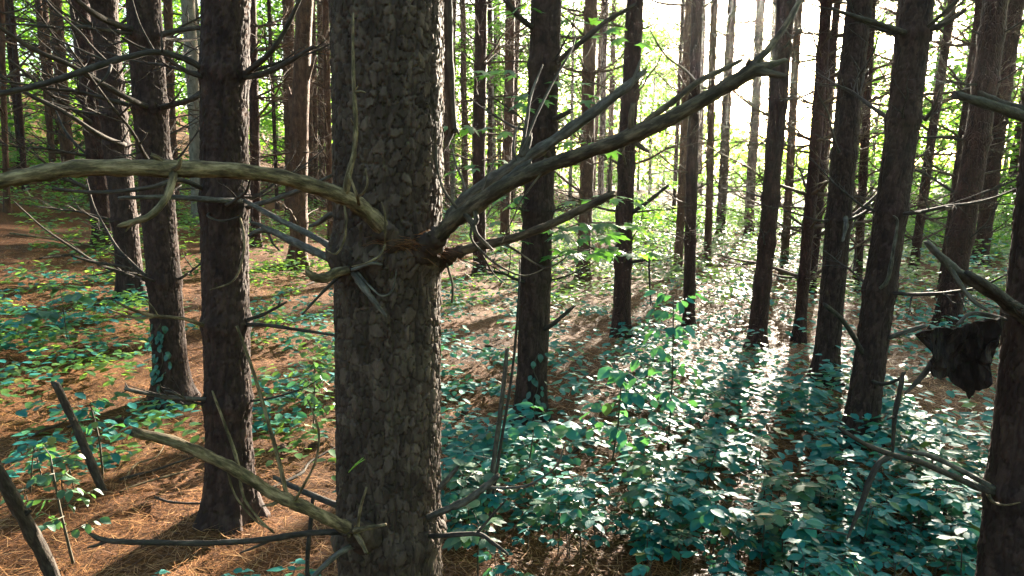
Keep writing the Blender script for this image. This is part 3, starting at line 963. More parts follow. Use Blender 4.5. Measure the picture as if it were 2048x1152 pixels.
hero('main', [(700, 1068, 2.12), (665, 1064, 2.04), (600, 1068, 2.0), (545, 1077, 1.96), (480, 1083, 1.93), (400, 1086, 1.9), (300, 1085, 1.86), (215, 1081, 1.83), (180, 1068, 1.81)],
     [6, 6, 5.5, 6, 5.5, 5.5, 5.5, 5.5, 3], M_WOOD_DARK, twigs=[
     ([(550, 1075, 1.96), (520, 1090, 1.95), (480, 1106, 1.94)], [3.5, 3, 1.5]),
     ([(215, 1081, 1.83), (195, 1090, 1.82), (175, 1095, 1.81)], [4, 3.5, 1.5]),
     ], seed=15)
hero('main', [(695, 1020, 2.2), (660, 1005, 2.3), (600, 980, 2.42), (550, 955, 2.52)], [7, 6.5, 5.5, 4], M_WOOD_DARK, seed=16)
hero('main', [(720, 1085, 2.08), (680, 1105, 1.98), (640, 1140, 1.92), (600, 1190, 1.87)], [6, 6, 5.5, 5], M_WOOD_GREY, seed=17)
hero('main', [(858, 1035, 2.12), (885, 1022, 2.05), (935, 1000, 2.02), (965, 978, 2.0), (994, 953, 1.98)], [7, 7, 7.5, 7, 5], M_WOOD_GREY, seed=18, rough=.14, twigs=[
     ([(975, 975, 1.99), (1050, 972, 1.96), (1110, 935, 1.94), (1130, 885, 1.93)], [3, 2.4, 2, 1.2])])
hero('main', [(858, 1072, 2.16), (890, 1071, 2.1), (955, 1068, 2.05), (985, 1085, 2.03), (1015, 1108, 2.01)], [5, 5, 4.5, 4, 2.5], M_WOOD_DARK, seed=19, twigs=[
     ([(955, 1066, 2.05), (985, 1030, 2.04), (1012, 1000, 2.03)], [3, 2.5, 1.5])])
hero('main', [(880, 975, 2.15), (898, 955, 2.1), (914, 936, 2.08)], [6, 5.5, 4], M_WOOD_GREY, seed=20)
# broken pole hanging down beside the trunk from above
hero('main', [(880, -260, 2.15), (886, -120, 2.2), (893, 0, 2.24), (897, 120, 2.25), (904, 240, 2.26), (908, 264, 2.26)], [12, 12, 12, 11, 9, 10], M_WOOD_DARK, seed=21,
     twigs=[([(904, 262, 2.26), (895, 285, 2.25), (886, 303, 2.24)], [6, 5, 2]), ([(902, 250, 2.26), (893, 270, 2.27)], [4, 2])])

# straight dark pine to the left
hero('second', [(420, 150, 3.4), (380, 122, 3.3), (315, 104, 3.2), (250, 116, 3.1), (211, 127, 3.05), (126, 156, 2.95), (60, 175, 2.9), (-40, 195, 2.8)],
     [7, 6.5, 6, 6, 6.5, 6, 6, 5.5], M_WOOD_DARK, twigs=[
     ([(215, 124, 3.05), (185, 95, 3.03), (160, 65, 3.0), (110, 20, 2.95), (85, -10, 2.95)], [3, 2.6, 2.6, 2.2, 1.5]),
     ([(212, 122, 3.05), (150, 95, 3.0), (60, 55, 2.95)], [2.6, 2, 1]),
     ([(222, 130, 3.05), (215, 150, 3.0), (192, 175, 3.0)], [3, 2.6, 1.4]),
     ([(310, 104, 3.2), (288, 65, 3.18), (275, 35, 3.17), (265, 0, 3.16)], [2, 1.8, 1.6, 1]),
     ([(325, 104, 3.2), (322, 60, 3.18), (316, 40, 3.17)], [2, 1.6, 1]),
     ([(312, 106, 3.2), (275, 92, 3.15), (245, 75, 3.1)], [3, 2.6, 2]),
     ], seed=31)
hero('second', [(425, 160, 3.35), (380, 145, 3.25), (330, 115, 3.2)], [5, 4.5, 3], M_WOOD_DARK, seed=32)
hero('second', [(488, 150, 3.3), (510, 132, 3.2), (545, 100, 3.1), (578, 45, 3.05), (603, -10, 3.0)], [6, 6, 5, 4.5, 3.5], M_WOOD_DARK, seed=33)
hero('second', [(488, 155, 3.3), (530, 146, 3.2), (575, 125, 3.1), (626, 94, 3.0)], [6, 6, 5, 3.5], M_WOOD_DARK, seed=34)
hero('second', [(490, 402, 3.3), (430, 400, 3.15), (340, 394, 3.05), (240, 396, 2.95)], [6, 6, 5, 3.5], M_WOOD_GREY, seed=35)
hero('second', [(420, 385, 3.3), (360, 360, 3.1), (300, 375, 2.95), (200, 385, 2.85), (108, 378, 2.8)], [5, 4.5, 4.5, 4, 3], M_WOOD_DARK, seed=36)
hero('second', [(495, 415, 3.25), (560, 395, 3.1), (620, 372, 3.0), (665, 350, 2.95)], [5, 5, 4.5, 3], M_WOOD_GREY, seed=37)
hero('second', [(430, 800, 3.3), (395, 798, 3.2), (327, 793, 3.1), (265, 781, 3.0), (252, 777, 3.0)], [5, 4.5, 4, 4, 4.5], M_WOOD_GREY, seed=38, twigs=[
     ([(258, 780, 3.0), (250, 765, 2.99)], [1.8, .8]), ([(256, 780, 3.0), (243, 786, 2.99)], [1.8, .8]), ([(370, 797, 3.1), (345, 785, 3.0), (330, 781, 3.0)], [2.5, 2, 1])])
hero('second', [(425, 655, 3.3), (400, 648, 3.2), (365, 637, 3.1), (310, 632, 3.0), (262, 618, 2.9), (232, 603, 2.85)], [5, 4, 3.5, 3.5, 3, 2], M_WOOD, seed=39, twigs=[
     ([(315, 632, 3.0), (270, 636, 2.95), (215, 618, 2.9)], [3, 2.5, 1.2]), ([(315, 630, 3.0), (303, 612, 2.98), (292, 600, 2.97)], [2, 1.6, 1])])
hero('second', [(490, 650, 3.25), (530, 650, 3.15), (600, 660, 3.05), (680, 672, 3.0)], [5, 4, 3.5, 2.5], M_WOOD_DARK, seed=40)
hero('second', [(495, 640, 3.3), (535, 625, 3.3), (572, 604, 3.3)], [4, 3.5, 2], M_WOOD_DARK, seed=41, twigs=[([(555, 614, 3.3), (563, 596, 3.3)], [2, 1])])
hero('second', [(440, 420, 3.15), (415, 430, 3.05), (440, 442, 3.0), (475, 435, 3.0), (487, 425, 3.0)], [3, 2.5, 2.2, 2, 1], M_WOOD_DARK, seed=42)
hero('second', [(478, 430, 3.1), (488, 470, 3.02), (486, 510, 3.0), (468, 560, 3.0), (420, 580, 3.0)], [3, 2.6, 2.4, 2, 1], M_WOOD, seed=43)
# creeper pine: long branches at upper left
hero('creeper', [(300, 215, 4.9), (262, 200, 4.7), (200, 165, 4.5), (140, 130, 4.3), (60, 95, 4.1), (-20, 40, 3.9)], [6, 6, 5.5, 5, 5, 4], M_WOOD_DARK, seed=51)
hero('creeper', [(325, 215, 4.8), (350, 208, 4.7), (385, 198, 4.6), (410, 185, 4.5)], [6, 5.5, 5, 3], M_WOOD_DARK, seed=52)
hero('creeper', [(270, 60, 4.9), (230, 48, 4.7), (190, 28, 4.5), (160, 5, 4.4), (120, -30, 4.3)], [7, 6.5, 6, 5, 4], M_WOOD_DARK, seed=53)
hero('creeper', [(322, 70, 4.9), (350, 62, 4.9), (405, 55, 4.9)], [6, 5, 4], M_WOOD_DARK, seed=54)
hero('creeper', [(300, 560, 4.8), (250, 535, 4.6), (190, 525, 4.5), (145, 512, 4.4)], [4, 3.5, 3, 2], M_WOOD_DARK, seed=55)
hero('leanpair', [(250, 290, 6.8), (200, 270, 6.5), (130, 225, 6.2), (60, 190, 6.0), (0, 150, 5.8)], [5, 5, 4.5, 4, 3], M_WOOD_DARK, seed=56)
hero('midleft', [(190, 250, 9.0), (140, 215, 8.6), (90, 180, 8.2), (20, 120, 7.8)], [4, 4, 3.5, 2.5], M_WOOD_DARK, seed=57)
# right edge pine
hero('edge', [(2075, 655, 2.3), (2035, 628, 2.2), (1990, 590, 2.1), (1935, 558, 2.05), (1893, 525, 2.0), (1853, 484, 1.96)], [11, 11, 11, 10, 9, 5], M_WOOD_GREY, seed=61, rough=.1, twigs=[
     ([(1895, 526, 2.0), (1915, 560, 2.0), (1945, 600, 2.0), (1975, 620, 2.0)], [5, 5, 4, 3])])
hero('edge', [(2100, 650, 2.3), (2040, 620, 2.15), (1980, 575, 2.05), (1935, 545, 2.0)], [12, 11, 9, 5], M_WOOD_DARK, seed=62)
hero('edge', [(2125, 265, 2.3), (2060, 238, 2.15), (1990, 213, 2.0), (1912, 190, 1.9)], [11, 11, 10.5, 8], M_WOOD_DARK, seed=63)
hero('edge', [(2130, 245, 2.35), (2048, 222, 2.3), (1990, 202, 2.25), (1960, 186, 2.2)], [9, 9, 8, 5], M_WOOD_DARK, seed=64)
hero('edge', [(1985, 985, 2.3), (1945, 970, 2.2), (1890, 945, 2.12), (1835, 922, 2.05), (1786, 910, 2.0), (1730, 888, 1.96), (1680, 857, 1.92)], [7, 7, 6, 6, 6, 4.5, 3], M_WOOD_DARK, seed=65, twigs=[
     ([(1782, 912, 2.0), (1760, 925, 1.98), (1742, 955, 1.97), (1722, 1010, 1.96), (1708, 1045, 1.96), (1694, 1078, 1.96)], [6, 6.5, 6.5, 6, 4, 2]),
     ([(1785, 908, 2.0), (1787, 870, 1.99), (1790, 830, 1.98), (1800, 780, 1.97), (1806, 745, 1.97)], [3, 3.5, 5, 5, 3]),
     ([(1790, 832, 1.98), (1775, 838, 1.97)], [3, 2]),
     ([(1700, 1070, 1.96), (1660, 1062, 1.96), (1600, 1055, 1.96)], [2, 1.6, 1])])
hero('edge', [(1985, 975, 2.3), (1920, 940, 2.2), (1860, 912, 2.15), (1800, 900, 2.1)], [6, 5, 5, 3], M_WOOD_GREY, seed=66)
hero('edge', [(1975, 985, 2.2), (1985, 1003, 2.12), (2010, 1010, 2.05), (2040, 1005, 2.0)], [4, 3, 2, 1], M_WOOD, seed=67)
hero('edge', [(2010, 640, 2.25), (1975, 630, 2.15), (1940, 628, 2.1), (1915, 650, 2.05)], [5, 5, 4, 3], M_WOOD_GREY, seed=68)
# large leaning right pine: stub, centre right pine: stub
hero('bigright', [(1755, 580, 4.4), (1775, 560, 4.25), (1787, 500, 4.15), (1795, 445, 4.1), (1788, 432, 4.08)], [4, 4, 3.5, 2.5, 1.5], M_WOOD_GREY, seed=71)
hero('bigright', [(1725, 705, 4.5), (1705, 670, 4.4), (1680, 635, 4.3), (1650, 610, 4.2)], [5, 5, 4.5, 4], M_WOOD_DARK, seed=72)
hero('bigright', [(1770, 678, 4.5), (1800, 668, 4.4), (1848, 652, 4.3)], [5, 4.5, 4], M_WOOD_GREY, seed=73)
hero('bigright', [(1740, 760, 4.5), (1765, 768, 4.3), (1795, 760, 4.2), (1810, 745, 4.2)], [4, 3.5, 3, 2], M_WOOD_DARK, seed=74)
hero('bigright', [(1810, 65, 4.6), (1770, 52, 4.4), (1725, 38, 4.3), (1665, 18, 4.2)], [6, 5.5, 5, 3.5], M_WOOD_DARK, seed=75)
hero('bigright', [(1845, 65, 4.6), (1885, 50, 4.5), (1930, 22, 4.4)], [6, 5, 3.5], M_WOOD_DARK, seed=76)
hero('bigright', [(1850, 240, 4.6), (1868, 215, 4.5), (1880, 180, 4.4)], [4, 3, 2], M_WOOD_DARK, seed=77)
hero('right2', [(1690, 430, 5.3), (1692, 450, 5.15), (1686, 480, 5.1)], [5, 4.5, 2.5], M_WOOD_GREY, seed=78, rough=.2)
hero('midright', [(1085, 660, 4.5), (1110, 645, 4.4), (1148, 612, 4.3)], [5, 4.5, 3], M_WOOD_DARK, seed=79)
hero('midright', [(1108, 128, 4.5), (1150, 95, 4.3), (1210, 45, 4.2), (1270, 10, 4.1)], [6, 5.5, 5, 4], M_WOOD_DARK, seed=80)
hero('midright', [(1065, 55, 4.5), (1040, 35, 4.4), (1010, 0, 4.3)], [6, 6, 5], M_WOOD_DARK, seed=81)
hero('midright', [(1105, 240, 4.4), (1125, 230, 4.2), (1142, 222, 4.15)], [6, 5, 4], M_WOOD_DARK, seed=82)
hero('mix', [(1255, 525, 6.8), (1285, 520, 6.6), (1297, 515, 6.5), (1299, 560, 6.5), (1302, 610, 6.5)], [3, 3, 2.5, 2, 1.5], M_WOOD_DARK, seed=83)
hero('mix', [(1265, 425, 6.8), (1300, 400, 6.6), (1335, 372, 6.4)], [4, 4, 2.5], M_WOOD_DARK, seed=84)

# torn sheet of bark hanging from the right edge pine
def torn_sheet():
    import bmesh
    t, ax, B, d = TREES['edge']
    bm = bmesh.new()
    outl = [(1826, 667), (1846, 662), (1878, 656), (1905, 651), (1930, 646), (1955, 641), (1996, 634), (2004, 652), (1990, 676), (1972, 695), (1962, 712), (1950, 722),
            (1985, 742), (1972, 752), (1970, 772), (1950, 782), (1940, 796), (1928, 782), (1908, 772), (1904, 758), (1880, 754), (1862, 752), (1866, 738), (1866, 706), (1868, 690), (1850, 676)]
    rg = random.Random(4)
    fine = []
    for i, (x, y) in enumerate(outl):
        x2, y2 = outl[(i + 1) % len(outl)]
        n_ = max(1, int(math.hypot(x2 - x, y2 - y) / 7))
        for k in range(n_):
            f_ = k / n_
            amp = 1.5 if i < 6 else 4.0
            fine.append((x + (x2 - x) * f_ + rg.uniform(-amp, amp), y + (y2 - y) * f_ + rg.uniform(-amp, amp)))
    vs = []
    for i, (x, y) in enumerate(fine):
        dd = 2.08 + 0.04 * math.sin(x * 0.05) + 0.0006 * (y - 650)
        vs.append(bm.verts.new(P(x, y, dd) - B))
    f = bm.faces.new(vs)
    bmesh.ops.triangulate(bm, faces=[f])
    for _ in range(3):
        bmesh.ops.subdivide_edges(bm, edges=[e for e in bm.edges if e.calc_length() > 0.022], cuts=1, use_grid_fill=True)
        bmesh.ops.triangulate(bm, faces=bm.faces[:])
    for v in bm.verts:
        k = float(vnoise(v.co.x * 22 + 7, v.co.z * 26 + 3)) - 0.5
        k2 = float(vnoise(v.co.x * 60 + 3, v.co.z * 70 + 9)) - 0.5
        v.co.y += 0.04 * k + 0.02 * k2
        v.co.z += 0.006 * k2
    bmesh.ops.recalc_face_normals(bm, faces=bm.faces[:])
    r = bmesh.ops.extrude_face_region(bm, geom=bm.faces[:])
    for v in [g for g in r['geom'] if isinstance(g, bmesh.types.BMVert)]:
        v.co.y -= 0.006
    me = bpy.data.meshes.new('bark_sheet')
    bm.to_mesh(me); bm.free()
    me.materials.append(M_SHEET)
    o = link('bark_sheet', me, t)
    o['label'] = 'dark torn sheet of bark hanging beside the trunk'
    return o


torn_sheet()
hero('edge', [(1880, 700, 2.1), (1866, 722, 2.08), (1845, 752, 2.06), (1810, 787, 2.04)], [6, 6, 5.5, 2], M_WOOD_DARK, seed=90)

# ------------------------------------------------------------------ leaves
def leaf_template(hi=True, W=0.29):
    ts = [0, .1, .3, .55, .8, 1.0] if hi else [0, .3, .7, 1.0]
    ws = [0, .5, .95, 1.0, .6, 0] if hi else [0, .95, .85, 0]
    v, f = [], []
    rows = []
    for t, w in zip(ts, ws):
        zz = -0.10 * t * t
        if w == 0:
            rows.append([len(v)]); v.append((t, 0, zz))
        else:
            rows.append([len(v), len(v) + 1, len(v) + 2])
            v += [(t, -W * w, zz + 0.05 * w), (t, 0, zz), (t, W * w, zz + 0.05 * w)]
    for a, b in zip(rows[:-1], rows[1:]):
        if len(a) == 1:
            f += [(a[0], b[0], b[1], b[1]), (a[0], b[1], b[2], b[2])]
        elif len(b) == 1:
            f += [(a[0], b[0], a[1], a[1]), (a[1], b[0], a[2], a[2])]
        else:
            f += [(a[0], b[0], b[1], a[1]), (a[1], b[1], b[2], a[2])]
    return np.array(v, float), f


def tri_quads(fs):
    out = []
    for f in fs:
        if f[2] == f[3]:
            out.append((f[0], f[1], f[2]))
        else:
            out += [(f[0], f[1], f[2]), (f[0], f[2], f[3])]
    return np.array(out, int)


LV_HI, _f = leaf_template(True); LF_HI = tri_quads(_f)
LV_LO, _f = leaf_template(False, 0.30); LF_LO = tri_quads(_f)


def maple_template():
    half = [(0, 1.0), (9, .72), (14, .76), (24, .42), (38, .52), (46, .86), (56, .60), (64, .62), (80, .34), (100, .46), (112, .58), (130, .30), (165, .18)]
    pol = half + [(-a, r) for a, r in half[:0:-1]]
    v = [(0.28, 0, 0.03)]
    for a, r in pol:
        x = 0.28 + r * math.cos(math.radians(a)) * 0.72
        y = r * math.sin(math.radians(a)) * 0.72
        v.append((x, y, -0.14 * r * r))
    n = len(pol)
    f = [(0, 1 + i, 1 + (i + 1) % n) for i in range(n)]
    return np.array(v, float), np.array(f, int)


MV, MF = maple_template()


class Leaves:
    def __init__(s, V, Fc):
        s.V, s.F, s.M, s.t = V, Fc, [], []

    def add(s, M, tint=None):
        s.M.append(M); s.t.append(R.random() if tint is None else tint)

    def mesh(s, name, mat, origin=(0, 0, 0)):
        A = np.array([[list(r) for r in m] for m in s.M])
        n = len(A)
        Vh = np.c_[s.V, np.ones(len(s.V))]
        W = np.einsum('nij,kj->nki', A, Vh)[..., :3] - np.array(origin)
        Fc = (s.F[None] + (np.arange(n) * len(s.V))[:, None, None]).reshape(-1, 3)
        return mesh_np(name, W.reshape(-1, 3), Fc, mat, np.repeat(s.t, len(s.V)))


def leaf_mat(pos, az, el, roll, L):
    return (Matrix.Translation(pos) @ Matrix.Rotation(az, 4, 'Z') @ Matrix.Rotation(-el, 4, 'Y')
            @ Matrix.Rotation(roll, 4, 'X') @ Matrix.Scale(L, 4))


def seedling_plan(rng, H, nr, Lleaf, pairs=2, rise=0.25):
    """stem tubes and leaflet transforms of a compound-leaved seedling, base at origin"""
    tubes, leaves = [], []
    lx, ly = rng.uniform(-.12, .12) * H, rng.uniform(-.12, .12) * H
    top = Vector((lx, ly, H))
    tubes.append(([Vector((0, 0, -0.04)), Vector((lx * .3, ly * .3, H * .5)), top], [0.0035 + H * .003, 0.003 + H * .002, 0.002]))
    a0 = rng.random() * 6.28
    for i in range(nr):
        t = 1.0 if i < 2 else rng.uniform(0.5, 1.0)
        b = Vector((lx * t, ly * t, H * t))
        az = a0 + i * 2.4 + rng.uniform(-.4, .4)
        L = Lleaf * rng.uniform(1.0, 1.9)
        el = rng.uniform(0.05, 0.45) * (rise / 0.25)
        d = Vector((math.cos(az) * math.cos(el), math.sin(az) * math.cos(el), math.sin(el)))
        e = b + d * L + Vector((0, 0, -0.12 * L))
        tubes.append(([b, b + d * L * .55, e], [0.0018, 0.0015, 0.001]))
        ll = Lleaf * rng.uniform(0.85, 1.2)
        leaves.append(leaf_mat(e, az + rng.uniform(-.2, .2), rng.uniform(-.3, .05), rng.uniform(-.25, .25), ll))
        for p in range(pairs):
            tt = 0.9 - 0.42 * p
            c = b + d * L * tt
            for sg in (-1, 1):
                leaves.append(leaf_mat(c, az + sg * rng.uniform(.75, 1.15), rng.uniform(-.3, .12), rng.uniform(-.28, .28), ll * (1 - .18 * p) * rng.uniform(.85, 1.05)))
    return tubes, leaves


def shrub_plan(rng, H, n, Lleaf):
    tubes, leaves = [], []
    top = Vector((rng.uniform(-.1, .1) * H, rng.uniform(-.1, .1) * H, H))
    tubes.append(([Vector((0, 0, -0.05)), top * .5 + Vector((rng.uniform(-.02, .02), 0, 0)), top], [0.007, 0.005, 0.003]))
    for i in range(n):
        t = 0.3 + 0.7 * i / (n - 1)
        b = top * t
        az = i * 2.4 + rng.uniform(-.4, .4)
        L = (0.10 + 0.26 * (1 - t) + 0.05 * rng.random()) * H / 0.9
        el = rng.uniform(0.1, 0.5)
        d = Vector((math.cos(az) * math.cos(el), math.sin(az) * math.cos(el), math.sin(el)))
        e = b + d * L
        tubes.append(([b, e], [0.0025, 0.0012]))
        for k in range(5):
            tt = 1.0 - 0.2 * k
            sg = 0 if k == 0 else (1 if k % 2 else -1)
            leaves.append(leaf_mat(b + d * L * tt, az + sg * rng.uniform(.6, 1.1), rng.uniform(-0.75, -0.1), rng.uniform(-.5, .5), Lleaf * rng.uniform(.75, 1.15)))
    return tubes, leaves


def stem_mesh(tubes, sides=4):
    m = MB()
    for p, r in tubes:
        m.tube(p, r, sides, 2)
    return m.mesh('stem', M_STEM)


LEAF_MESH = {}


def leaf_meshes(mat, key):
    if key not in LEAF_MESH:
        out = []
        for k in range(4):
            rs = np.random.RandomState(k)
            V = LV_HI.copy()
            V[:, 2] += 0.05 * np.sin(V[:, 0] * (5 + k) + k) + rs.uniform(-.015, .015, len(V))
            V[:, 1] *= 0.9 + 0.1 * k
            V[:, 2] -= (0.02 + .05 * k) * V[:, 0] ** 2
            out.append(mesh_np('leaf', V, LF_HI, mat, np.full(len(V), rs.rand())))
        LEAF_MESH[key] = out
    return LEAF_MESH[key]


def near_plant(name, label, cat, pos, plan, mat, key, group=None, rotz=0.0):
    """every leaf is a part of its own"""
    tubes, leaves = plan
    t = thing(name, label, cat, pos, group)
    t.rotation_euler = (0, 0, rotz)
    link('stem', stem_mesh(tubes, 5), t)
    ms = leaf_meshes(mat, key)
    for m in leaves:
        link('leaf', R.choice(ms), t, m)
    return t


VAR, VARH = [], []
for i in range(9):
    rr = random.Random(500 + i)
    VARH.append([0.07, 0.11, 0.15, 0.20, 0.30, 0.09, 0.18, 0.25, 0.13][i])
    tubes, leaves = seedling_plan(rr, VARH[-1], rr.randint(4, 7), rr.uniform(0.036, 0.066), pairs=rr.choice([1, 2, 2]))
    lv = Leaves(LV_HI, LF_HI)
    for m in leaves:
        lv.add(m)
    VAR.append((stem_mesh(tubes), lv.mesh('foliage', M_TEAL), lv.mesh('foliage', M_GREEN)))


def density(px, py, x, y):
    """how thickly seedlings stand at a ground point seen at pixel (px, py)"""
    n = float(vnoise(x * 0.9 + 30, y * 0.9 + 12))
    if px > 1120 + max(0, (880 - py)) * 0.12 and py > 640:
        k = 1.0 if px > 1240 else 0.55
        bare = 0.35 if (1480 < px < 1640 and 880 < py < 960) else 1.0
        return k * bare * max(0.06 if py > 780 else 0.3, min(1.0, (n - 0.26) * 2.3))
    if px > 890 and py > 900:
        return max(0.08, min(1.0, (n - 0.22) * 2.2))
    if px > 1100 and py <= 640:
        return 0.9 * (0.5 + 0.8 * n)
    if 880 < px <= 1120 and py <= 900:
        return (0.62 if py > 640 else 0.8) * (1.2 * n if n > 0.4 else 0.25)
    if px < 320 and 555 < py < 720:
        return 1.0 * (0.5 + .7 * n)
    if px < 330 and py >= 720:
        return 0.4 * (n > 0.4)
    if 500 < px < 700:
        return 0.6 * (n > 0.42) if py < 900 else 0.06
    if px < 700 and py < 560:
        return 0.85 * (n > 0.42)
    return 0.18 * (n > 0.45)


# special plants first: (pixel, plan, label)
sp = ground_hit(1335, 905)
near_plant('shrub', 'tall dark-leaved shrub standing above the teal seedlings, centre right', 'shrub', sp, shrub_plan(random.Random(61), 0.98, 15, 0.085), M_TEAL, 'teal')
sp = ground_hit(1215, 960)
near_plant('shrub', 'lower dark-leaved shrub left of the tall one', 'shrub', sp, shrub_plan(random.Random(62), 0.66, 8, 0.10), M_TEAL, 'teal')
sp = ground_hit(150, 1130)
near_plant('sapling', 'leafy sapling between the two broken sticks at lower left', 'sapling', sp, shrub_plan(random.Random(66), 0.5, 10, 0.052), M_GREEN, 'green')
sp = ground_hit(205, 960)
near_plant('sapling', 'leafy sapling behind the upright broken stick at lower left', 'sapling', sp, shrub_plan(random.Random(67), 0.42, 9, 0.06), M_TEAL, 'teal')
sp = ground_hit(625, 860)
near_plant('sapling', 'pale broad-leaved sapling left of the foreground pine', 'sapling', sp, shrub_plan(random.Random(68), 0.42, 7, 0.07), M_GREEN, 'green')
sp = ground_hit(1055, 985)
near_plant('seedling', 'bright compound-leaved seedling in front of the centre right pine', 'seedling', sp, seedling_plan(random.Random(70), 0.42, 7, 0.105, 2), M_TEAL, 'teal')
sp = ground_hit(140, 720)
near_plant('sapling', 'broad-leaved sapling in the green bed at left', 'sapling', sp, seedling_plan(random.Random(71), 0.55, 8, 0.13, 2), M_GREEN, 'green')

rng = random.Random(99)
cand = []
tree_xy = [(B.x, B.y, ax.r) for (_, ax, B, _) in TREES.values()]
while len(cand) < 4400:
    y = 1.9 + 26 * rng.random() ** 1.5
    x = rng.uniform(-0.85, 0.85) * (y + 0.8)
    z = gz(x, y)
    px, py, d = project((x, y, z + 0.25))
    if not (-60 < px < 2110 and py < 1230):
        continue
    gpx, gpy, _ = project((x, y, z))
    if rng.random() > density(gpx, gpy, x, y):
        continue
    if any((x - a) ** 2 + (y - b) ** 2 < (r + 0.07) ** 2 for a, b, r in tree_xy):
        continue
    cand.append((d, x, y, z, gpx, gpy))
cand.sort()


LAND = [('main', 'the broad foreground pine'), ('edge', 'the pine at the right edge'), ('second', 'the straight dark pine'), ('creeper', 'the creeper-clad pine'),
        ('leanpair', 'the fork-scarred pine'), ('midleft', 'the far left pine hidden by dead branches'), ('midright', 'the creeper-footed pine'),
        ('bigright', 'the large leaning right pine'), ('right2', 'the pale-scarred leaning pine'), ('lean', 'the dark pine leaning right of the sun'),
        ('mix', 'the pine behind the broken branch end'), ('clean', 'the slim straight pine'), ('rightrear', 'the stout pine behind the torn bark')]
LANDP = [(TREES[k][2], nm) for k, nm in LAND] + [(ground_hit(1335, 905), 'the tall shrub'), (ground_hit(1215, 960), 'the lower shrub'), (ground_hit(960, 1060), 'the bare grey pole'),
                                                 (ground_hit(208, 985), 'the upright broken stick'), (ground_hit(1697, 1130), 'the drooping dead branch at lower right'), (ground_hit(1900, 840), 'the hanging torn bark'),
                                                 (ground_hit(1565, 962), 'the pale curved branch on the ground'), (ground_hit(1400, 1130), 'the bottom edge right of centre'), (ground_hit(1110, 1120), 'the bottom edge right of the trunk'),
                                                 (ground_hit(1055, 985), 'the bright compound-leaved seedling'), (ground_hit(140, 720), 'the broad-leaved sapling in the left bed'), (ground_hit(1460, 915), 'the bare patch with crossed branches')]


def zone(x, y, px, py, H):
    """label and group of a seedling from the landmark it stands by"""
    b, nm = min(LANDP, key=lambda e: (e[0].x - x) ** 2 + (e[0].y - y) ** 2)
    dx, dy = x - b.x, y - b.y
    dist = math.hypot(dx, dy)
    where = ('in front of' if dy < 0 else 'behind') if abs(dy) > abs(dx) else ('left of' if dx < 0 else 'right of')
    near = 'close ' if dist < 0.6 else ('well ' if dist > 1.25 else '')
    size = 'tall' if H > 0.17 else ('low' if H < 0.11 else 'mid-height')
    hue = 'pale-shining' if px > 1100 and py < 900 else ('teal-leaved' if px > 700 else 'green-leaved')
    return '%s %s seedling %s%s %s' % (size, hue, near, where, nm), 'seedlings by ' + nm


NEAR_N, IND_N = 62, 293
for i, (d, x, y, z, px, py) in enumerate(cand[:IND_N]):
    left = px < 700
    if i < NEAR_N:
        H = rng.choice([0.06, 0.09, 0.13, 0.18, 0.26])
        plan = seedling_plan(rng, H, rng.randint(4, 6), rng.uniform(0.04, 0.064), pairs=rng.choice([1, 2]))
        lab, grp = zone(x, y, px, py, H)
        near_plant('seedling', lab, 'seedling', (x, y, z), plan, M_TEAL, 'teal', grp)
    else:
        k = rng.randrange(len(VAR))
        sm, ft, fg = VAR[k]
        s = rng.uniform(0.75, 1.2)
        lab, grp = zone(x, y, px, py, VARH[k] * s)
        t = thing('seedling', lab, 'seedling', (x, y, z), grp)
        t.rotation_euler = (rng.uniform(-.12, .12), rng.uniform(-.12, .12), rng.random() * 6.28)
        t.scale = (s, s, s)
        link('stem', sm, t)
        link('foliage', fg if rng.random() < (.55 if left else .3) else ft, t)

# the rest of the ground cover, beyond counting
for part, nm, lab in ((0, 'ground_cover', 'mass of small seedlings covering the floor further back'),
                      (1, 'ground_cover', 'bright green low growth among the far pines')):
    lv = Leaves(LV_LO, LF_LO)
    for j, (d, x, y, z, px, py) in enumerate(cand[IND_N:]):
        isg = (d > 8 and j % 4 != 0) or (px < 700 and j % 2 == 0)
        if isg != bool(part):
            continue
        H = rng.choice([0.07, 0.11, 0.16, 0.22, 0.3]) * (1.5 if d > 8 else 1)
        nl = rng.randint(9, 16) + (5 if d > 8 else 0)
        big = 1.0 + max(0, d - 8) * 0.045
        for k in range(nl):
            a = rng.random() * 6.28
            r = rng.uniform(0.02, 0.19) * big
            lv.add(leaf_mat(Vector((x + r * math.cos(a), y + r * math.sin(a), z + H * rng.uniform(0.6, 1.1))), rng.random() * 6.28,
                            rng.uniform(-.3, .1), rng.uniform(-.3, .3), rng.uniform(0.055, 0.09) * big), rng.random())
    o = link(nm, lv.mesh(nm, M_GLADE if part else M_TEAL))
    tag(o, lab, 'plants', kind='stuff')

# ------------------------------------------------------------------ maple sapling with layered leaves
tm, axm, Bm, dm = TREES['midright']
mbase = Vector((Bm.x + 0.10, Bm.y + 0.42, 0)); mbase.z = gz(mbase.x, mbase.y)
mt = thing('maple_sapling', 'maple sapling with layered bright green lobed leaves behind the creeper-footed pine', 'sapling', mbase)
mb = MB()
mtop = PY(1112, -40, mbase.y)
mb.tube([mbase - Vector((0, 0, .1)), mbase.lerp(mtop, .3) + Vector((.02, 0, 0)), mbase.lerp(mtop, .65), mtop], [0.016, 0.014, 0.011, 0.008], 7, 4)
link('stem', mb.mesh('stem', M_TWIG, mbase), mt)
MLEAF = []
for k in range(3):
    V = MV.copy(); V[:, 2] += 0.05 * np.sin(V[:, 1] * 6 + k * 2)
    MLEAF.append(mesh_np('leaf', V, MF, M_MAPLE, np.full(len(V), k * .3)))
ml = random.Random(5)
